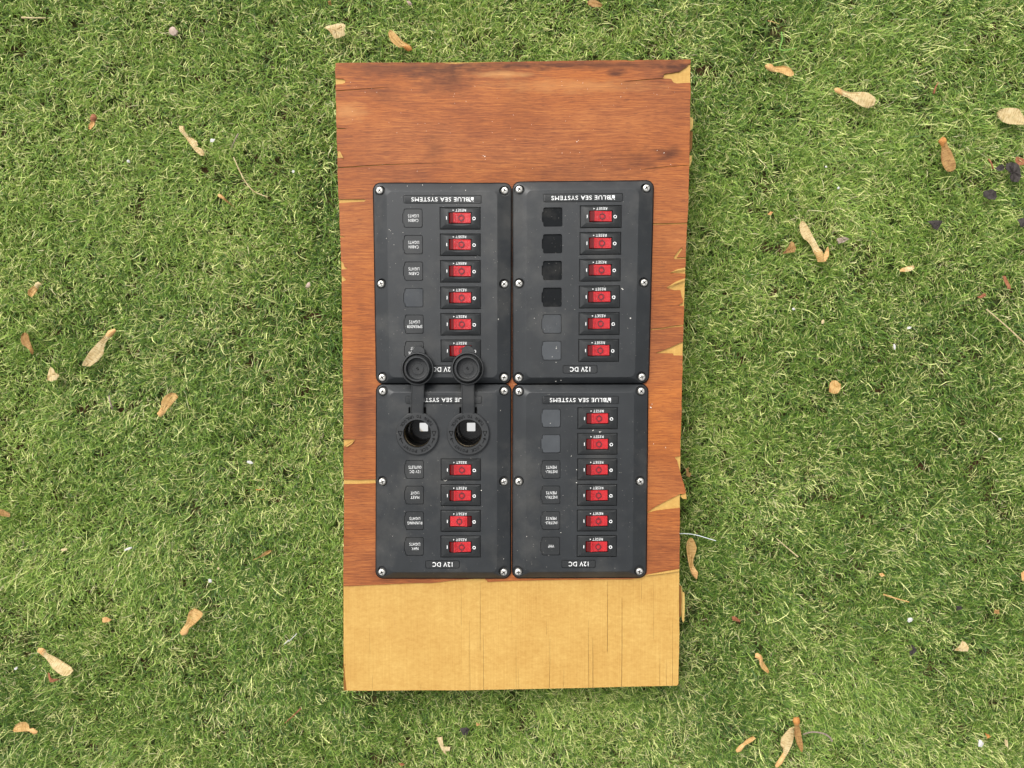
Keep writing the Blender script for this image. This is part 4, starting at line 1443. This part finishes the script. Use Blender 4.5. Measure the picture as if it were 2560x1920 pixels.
winged(2040, 180, 2212 / 200.0, [(490, 470), (560, 430), (640, 450), (760, 530), (920, 575), (1100, 575), (1260, 565), (1420, 600), (1540, 680), (1620, 780)],
       [(520, 560), (610, 610), (720, 670), (860, 720), (980, 810), (1140, 910), (1300, 985), (1460, 1000), (1600, 940)],
       'wing_pale', 'seed_tan', 'large winged seed with broad pale veined wing near the board corner', 0.2)
winged(1960, 530, 1015 / 160.0, [(530, 795), (500, 700), (460, 640), (420, 550), (360, 470), (300, 430), (250, 350), (235, 270), (235, 200), (265, 145)],
       [(640, 795), (630, 700), (600, 620), (545, 570), (500, 470), (440, 350), (390, 230), (340, 160), (300, 138)],
       'wing_pale', 'wing_tan', 'long cream winged seed with a ragged edge and a split husk', 0.26, 0.002,
       husk=[(625, 790), (650, 785), (700, 700), (705, 640), (692, 550), (650, 620), (625, 690)])
winged(1800, 1770, 1270 / 300.0, [(580, 610), (600, 570), (640, 510), (665, 470), (660, 420), (630, 380), (640, 310), (680, 260), (730, 205), (775, 195)],
       [(600, 632), (650, 590), (690, 510), (730, 440), (770, 360), (785, 300), (780, 220)],
       'wing_pale', 'seed_tan', 'large pale veined winged seed under a dark orange one', 0.3)
winged(1800, 1770, 1270 / 300.0, [(780, 95), (765, 130), (785, 180), (780, 260), (795, 320), (810, 380), (850, 455)],
       [(830, 92), (850, 130), (838, 180), (855, 240), (860, 300), (872, 380), (870, 430), (855, 455)],
       'wing_brown', 'seed_brown', 'dark orange winged seed with a ball-shaped head overlapping a paler one', 0.24, 0.003, z=ZG + 0.0045)
winged(1800, 1770, 1270 / 300.0, [(165, 440), (200, 400), (240, 375), (270, 340), (320, 305), (350, 292)],
       [(175, 468), (215, 460), (240, 420), (260, 385), (330, 340), (372, 308)],
       'wing_tan', 'seed_tan', 'small two-lobed tan winged seed near the overlapping pair', 0.42)
winged(800, 40, 1270 / 260.0, [(1128, 420), (1120, 380), (1060, 340), (1010, 315), (960, 260), (920, 215), (880, 185), (855, 180)],
       [(1075, 435), (1040, 410), (1015, 385), (960, 385), (910, 350), (860, 300), (835, 240), (832, 205)],
       'wing_tan', 'seed_brown', 'tan winged seed with dark parallel veins lying off the veneered board end', 0.24)
winged(60, 1580, 1269 / 160.0, [(300, 310), (390, 310), (435, 370), (455, 415), (600, 490), (720, 560), (850, 640), (940, 700), (975, 770)],
       [(270, 390), (340, 440), (420, 510), (500, 600), (580, 710), (680, 790), (770, 850), (860, 862), (930, 830)],
       'wing_pale', 'seed_tan', 'long straight pale winged seed with a knobbly head above a brown leaf scrap', 0.2)
winged(2380, 230, 1106 / 180.0, [(1200, 400), (1110, 420), (1065, 350), (1000, 265), (900, 252), (800, 255), (700, 285)],
       [(1200, 470), (1100, 505), (980, 505), (860, 490), (770, 450), (720, 380), (698, 320)],
       'wing_pale', 'seed_tan', 'broad pale seed wing beyond the large crumpled blackened leaf', 0.18)
winged(0, 0, 1.0, [(546, 485), (553, 486), (562, 494), (574, 506), (589, 519)], [(545, 491), (550, 495), (560, 500), (572, 509), (588, 520)],
       'wing_brown', 'seed_tan', 'tiny orange seed with a thin brown tail', 0.36, 0.0012)
winged(0, 0, 1.0, [(230, 286), (226, 296), (228, 304), (223, 312), (222, 323)], [(240, 287), (243, 296), (238, 304), (236, 314), (230, 324)],
       'seed_tan', 'rust', 'small reddish-brown wingless seed husk', 0.5, 0.002)
winged(0, 0, 1.0, [(2248, 676), (2256, 670), (2268, 665), (2282, 664)], [(2250, 680), (2260, 680), (2272, 678), (2284, 671)],
       'wing_pale', 'seed_tan', 'small pale winged seed by a patch of bare soil', 0.3, 0.001)
winged(0, 0, 1.0, [(632, 1399), (645, 1393), (656, 1385), (664, 1378), (676, 1374)], [(633, 1400), (646, 1395), (660, 1391), (670, 1386), (679, 1378)],
       'wing_tan', None, 'tiny tan bud with a thin stem tail')

LG = 'dry leaf scraps on the lawn'
flake('leaf_scrap', [(811, 70), (818, 66), (845, 60), (858, 60), (865, 66), (861, 74), (862, 88), (848, 94), (836, 96), (829, 85), (822, 77)], 'wing_pale', 'torn pale leaf scrap with a folded brown top edge', 'leaf scrap', LG)
flake('leaf_scrap', [(128, 917), (135, 922), (140, 932), (148, 938), (142, 950), (128, 953), (117, 951), (118, 940), (123, 925)], 'wing_pale', 'crumpled pale triangular leaf scrap beneath the scalloped winged seed', 'leaf scrap', LG)
flake('leaf_scrap', [(2080, 951), (2090, 951), (2102, 960), (2101, 972), (2094, 983), (2084, 985), (2072, 980), (2073, 962)], 'wing_tan', 'rounded tan leaf scrap with a nibbled corner alone on the lawn', 'leaf scrap', LG)
flake('leaf_scrap', [(2405, 1602), (2414, 1606), (2421, 1618), (2417, 1627), (2404, 1628), (2387, 1627), (2394, 1618)], 'wing_pale', 'pale wedge-shaped leaf scrap with one rounded side', 'leaf scrap', LG)
flake('leaf_scrap', [(1978, 603), (1985, 608), (1989, 620), (1986, 631), (1972, 632), (1957, 634), (1966, 622)], 'wing_brown', 'brown curled leaf scrap next to the cream winged seed', 'leaf scrap', LG)
flake('leaf_scrap', [(1468, 4), (1480, -4), (1492, 2), (1506, 12), (1502, 18), (1486, 19), (1472, 14)], 'wing_brown', 'folded orange-brown leaf scrap off the board end', 'leaf scrap', LG)
flake('leaf_scrap', [(0, 1272), (10, 1274), (28, 1284), (26, 1292), (8, 1291), (-6, 1288)], 'wing_brown', 'golden brown leaf end lying flat in long grass', 'leaf scrap', LG)
flake('leaf_scrap', [(1092, 1842), (1106, 1841), (1104, 1852), (1108, 1864), (1126, 1866), (1124, 1876), (1112, 1875), (1117, 1887), (1110, 1882), (1101, 1866)], 'straw', 'frayed beige leaf scrap with a split tail below the bare ply end', 'leaf scrap', LG)
flake('leaf_scrap', [(256, 1545), (266, 1541), (278, 1550), (272, 1555), (258, 1555)], 'seed_tan', 'small pinkish tan leaf scrap among grass tufts', 'leaf scrap', LG)
flake('leaf_scrap', [(118, 1682), (124, 1682), (130, 1695), (148, 1699), (134, 1705), (127, 1704)], 'rust', 'brown angled leaf scrap under the long straight winged seed', 'leaf scrap', LG)
flake('leaf_scrap', [(1829, 1541), (1836, 1540), (1852, 1551), (1850, 1556), (1840, 1553), (1830, 1550)], 'rust', 'small reddish oblong leaf scrap', 'leaf scrap', LG)
flake('leaf_scrap', [(1714, 1172), (1722, 1168), (1720, 1180), (1729, 1183), (1724, 1194), (1716, 1190)], 'wing_brown', 'brown crumb of leaf beside the lifted veneer corner', 'leaf scrap', LG)
flake('leaf_scrap', [(2540, 392), (2556, 396), (2566, 402), (2562, 412), (2546, 414), (2538, 404)], 'rust', 'rust-red leaf scrap touching the blackened leaves', 'leaf scrap', LG)
flake('leaf_scrap', [(2506, 705 - 16), (2514, 690), (2524, 712), (2527, 722), (2518, 722), (2512, 706)], 'rust', 'dark curled brown leaf scrap with a pale tip', 'leaf scrap', LG)
flake('leaf_scrap', [(2442, 742), (2462, 732), (2464, 740), (2452, 746)], 'rust', 'small dark red leaf scrap above the long straw', 'leaf scrap', LG)
flake('leaf_scrap', [(1918, 536), (1926, 528), (1932, 531), (1926, 538)], 'seed_tan', 'tiny pinkish leaf crumb near the cream winged seed', 'leaf scrap', LG)
flake('leaf_scrap', [(2552, 1432), (2562, 1426), (2564, 1452), (2554, 1450)], 'seed_tan', 'tan leaf tip sticking out of the grass', 'leaf scrap', LG)
flake('leaf_scrap', [(2462, 1832), (2472, 1836), (2476, 1842), (2468, 1846)], 'seed_brown', 'tiny orange leaf curl by the white chip', 'leaf scrap', LG)
flake('leaf_scrap', [(2510, 1848), (2520, 1852), (2518, 1868), (2512, 1862)], 'straw', 'small beige curled leaf crumb beside the large white chip', 'leaf scrap', LG)
flake('leaf_scrap', [(820, 2), (828, 2), (829, 12), (822, 12)], 'wing_brown', 'small square brown leaf crumb beyond the board corner', 'leaf scrap', LG)
flake('leaf_scrap', [(1016, 2), (1026, 4), (1031, 12), (1022, 14)], 'pebble', 'greyish pink leaf crumb beyond the board end', 'leaf scrap', LG)
flake('leaf_scrap', [(2486, 1524), (2500, 1524), (2496, 1534), (2486, 1534)], 'wing_brown', 'tiny golden leaf crumb near dark leaf bits', 'leaf scrap', LG)
flake('leaf_scrap', [(996, 1908), (1006, 1906), (1012, 1912), (1004, 1915)], 'rust', 'pinkish brown leaf crumb below the bare ply end', 'leaf scrap', LG)
flake('leaf_scrap', [(1200 - 10, 1806), (1208 - 12, 1808), (1203, 1812), (1192, 1814)], 'seed_tan', 'minute pinkish leaf flake below the bare ply end', 'leaf scrap', LG)
flake('leaf_scrap', [(2196, 1434), (2206, 1432), (2212, 1438), (2204, 1442)], 'seed_tan', 'tiny pinkish leaf flake above the orange straw', 'leaf scrap', LG)
BGp = 'blackened leaves on the lawn'
flake('dead_leaf', [(2514, 410), (2526, 406), (2546, 412), (2548, 424), (2550, 440), (2544, 456), (2530, 454), (2524, 444), (2526, 434), (2516, 424)], 'black_leaf', 'large crumpled blackened leaf beside a rust-red scrap', 'dead leaf', BGp, dome=0.003)
flake('dead_leaf', [(2490, 420), (2498, 412), (2506, 412), (2514, 418), (2508, 426), (2496, 428)], 'black_leaf', 'small shiny black leaf next to the large crumpled one', 'dead leaf', BGp)
flake('dead_leaf', [(2460, 478), (2476, 474), (2492, 478), (2494, 492), (2486, 500), (2470, 498), (2460, 490)], 'black_leaf', 'rounded blackened leaf half covered by grass', 'dead leaf', BGp, z=ZG - 0.001)
flake('dead_leaf', [(2318, 553), (2336, 551), (2354, 552), (2350, 566), (2344, 575), (2334, 572)], 'black_leaf', 'dark triangular dead leaf with a purple-brown sheen', 'dead leaf', BGp)
flake('dead_leaf', [(2276, 1608), (2284, 1616), (2291, 1622), (2288, 1632), (2278, 1640), (2272, 1630), (2280, 1622)], 'black_leaf', 'ragged dark dead leaf among pale grass', 'dead leaf', BGp)
flake('dead_leaf', [(2546, 548), (2558, 544), (2566, 556), (2560, 568), (2548, 566)], 'black_leaf', 'dark dead leaf with a rusty edge', 'dead leaf', BGp)
flake('dead_leaf', [(2092, 596), (2112, 592), (2122, 598), (2108, 606), (2094, 610)], 'grey_twig', 'faded grey-brown dead leaf sunk between blades', 'dead leaf', BGp, z=ZG - 0.002)
flake('dead_leaf', [(1150, 1822), (1166, 1816), (1174, 1824), (1168, 1838), (1156, 1834)], 'black_leaf', 'dark dead leaf below the bare ply end', 'dead leaf', BGp, z=ZG - 0.002)
flake('dead_leaf', [(2388, 1514), (2402, 1514), (2404, 1524), (2392, 1526)], 'black_leaf', 'small dark dead leaf bit near a pale flake', 'dead leaf', BGp)

stalk('straw', [(54, 44), (84, 46), (114, 45)], 2.6, 1.2, 'straw', 'short thick dry straw lying level', 'straw', 'dry straws on the lawn')
stalk('straw', [(584, 393), (606, 440), (632, 476), (669, 493)], 1.5, 1.4, 'straw', 'long curved dry grass stem', 'straw', 'dry straws on the lawn')
stalk('straw', [(2466, 773), (2510, 812), (2566, 862)], 1.5, 2.2, 'straw', 'long straight pale straw below the dark red scraps', 'straw', 'dry straws on the lawn')
stalk('straw', [(1941, 1346), (1966, 1368), (1995, 1392)], 0.9, 2.0, 'straw', 'thin tapering straw beside the board', 'straw', 'dry straws on the lawn')
stalk('straw', [(2208, 1486), (2238, 1495), (2272, 1505)], 2.2, 2.0, 'wing_tan', 'orange-brown stiff straw lying flat near a pale flake', 'straw', 'dry straws on the lawn')
stalk('straw', [(752, 1771), (736, 1786), (712, 1808)], 2.2, 1.0, 'rust', 'reddish brown stalk with a tapered tip below the board corner', 'straw', 'dry straws on the lawn')
stalk('straw', [(640, 1224), (660, 1224)], 1.4, 0.8, 'seed_brown', 'tiny orange straw beside the board', 'straw', 'dry straws on the lawn')
stalk('straw', [(2060 - 220 + 80, 52), (1932, 56), (1948, 60)], 0.9, 0.8, 'seed_tan', 'thin pinkish straw above a bare soil patch', 'straw', 'dry straws on the lawn')
stalk('twig', [(596, 334), (588, 352), (579, 370)], 2.0, 1.2, 'grey_twig', 'short dark twig above the long curved stem', 'twig', 'twigs on the lawn')
stalk('twig', [(273, 988), (277, 1005), (282, 1022)], 1.6, 2.2, 'grey_twig', 'short grey twig between two winged seeds', 'twig', 'twigs on the lawn')
stalk('twig', [(2007, 1836), (2030, 1829), (2056, 1832), (2072, 1841), (2080, 1853)], 1.6, 3.0, 'grey_twig', 'curved grey twig beside the overlapping winged seeds', 'twig', 'twigs on the lawn')
stalk('twig', [(2346, 206), (2338, 218), (2334, 234)], 1.2, 2.6, 'rust', 'short reddish twig standing in the grass', 'twig', 'twigs on the lawn')
stalk('twig', [(2471, 397), (2476, 408), (2483, 422)], 2.2, 1.8, 'rust', 'short rust-red twig next to the black leaves', 'twig', 'twigs on the lawn')
stalk('straw', [(710, 1611), (722, 1600)], 1.0, 1.6, 'white_chip', 'whitish straw, the stubbier of a touching pair', 'straw', 'dry straws on the lawn')
stalk('straw', [(722, 1604), (742, 1584)], 1.0, 1.2, 'white_chip', 'whitish straw, the longer of a touching pair', 'straw', 'dry straws on the lawn')
stalk('thread', [(1698, 1334), (1722, 1334), (1748, 1339), (1774, 1347), (1790, 1352)], 1.3, 0.9, 'thread', 'pale thread reaching out from under the board', 'thread')
stalk('grass_blade', [(1953, 80), (1955, 100), (1949, 124), (1966, 126), (1992, 121)], 1.6, 1.2, 'grass', 'single bent bright green grass stalk near bare soil', 'grass')
bl = bpy.data.objects['grass_blade'].data
ba = bl.color_attributes.new('blade', 'FLOAT_COLOR', 'POINT')
ba.data.foreach_set('color', [0.25, 0.50, 0.10, 1.0] * len(bl.vertices))

pebble(434, 79, 11, 12, 0.4, 'pebble', 'pinkish brown angular stone in the grass', 'stone', 'stone')
pebble(771, 713, 6, 10, -0.5, 'pebble', 'small pinkish wood chip near the board edge', 'wood chip', 'wood_chip', hz=0.5)
WG = 'white chips on the lawn'
for (x, y, a, b_, r_, lab) in ((530.5, 351, 7, 6, 0.3, 'square white chip beside the notched winged seed'), (321, 403, 4.5, 4.5, 0, 'small white chip beside a brown leaf bit, left of the curved stem'),
                               (733, 429, 4, 4, 0, 'tiny round white chip near the board edge'), (625, 1156, 10, 4.5, -0.2, 'oblong white chip level with the sockets'),
                               (320, 1372, 14, 3.5, 0.35, 'feathery whitish sliver in the grass'), (525, 1452, 5, 6, 0.4, 'pale round flake above the paddle-shaped winged seed'),
                               (40, 1671, 5.5, 4, 0.5, 'white chip left of the long straight winged seed'), (2065, 417, 3.5, 3, 0, 'tiny white crumb in the grass above another'),
                               (2096, 470, 4.5, 4, 0, 'tiny white round crumb above the cream winged seed'), (1984, 773, 5, 4, 0.2, 'round whitish shell chip in the grass beside the board'),
                               (2057, 804, 4, 7, -0.3, 'narrow whitish shell chip near the rounded tan leaf scrap'), (2236, 866, 4, 8, 0.1, 'white chip with an orange tip'),
                               (2275, 1550, 8, 7, 0.5, 'pale grey rounded flake under the orange straw'), (2451, 1859, 9, 12, 0.1, 'large white triangular chip with an orange curl'),
                               (160, 1374, 9, 4.5, 0.1, 'pale pinkish flake in the grass'), (2272, 819, 6, 4, 0.2, 'pale greenish white flake in the grass'), (2500, 1098, 5, 4, 0.2, 'dull white flake among pale grass'),
                               (546, 1421, 4, 4, 0, 'tan round flake beside a pale straw')):
    pebble(x, y, a, b_, r_, 'white_chip' if 'tan' not in lab and 'pink' not in lab else 'straw', lab, 'chip', 'white_chip', WG, 0.45)
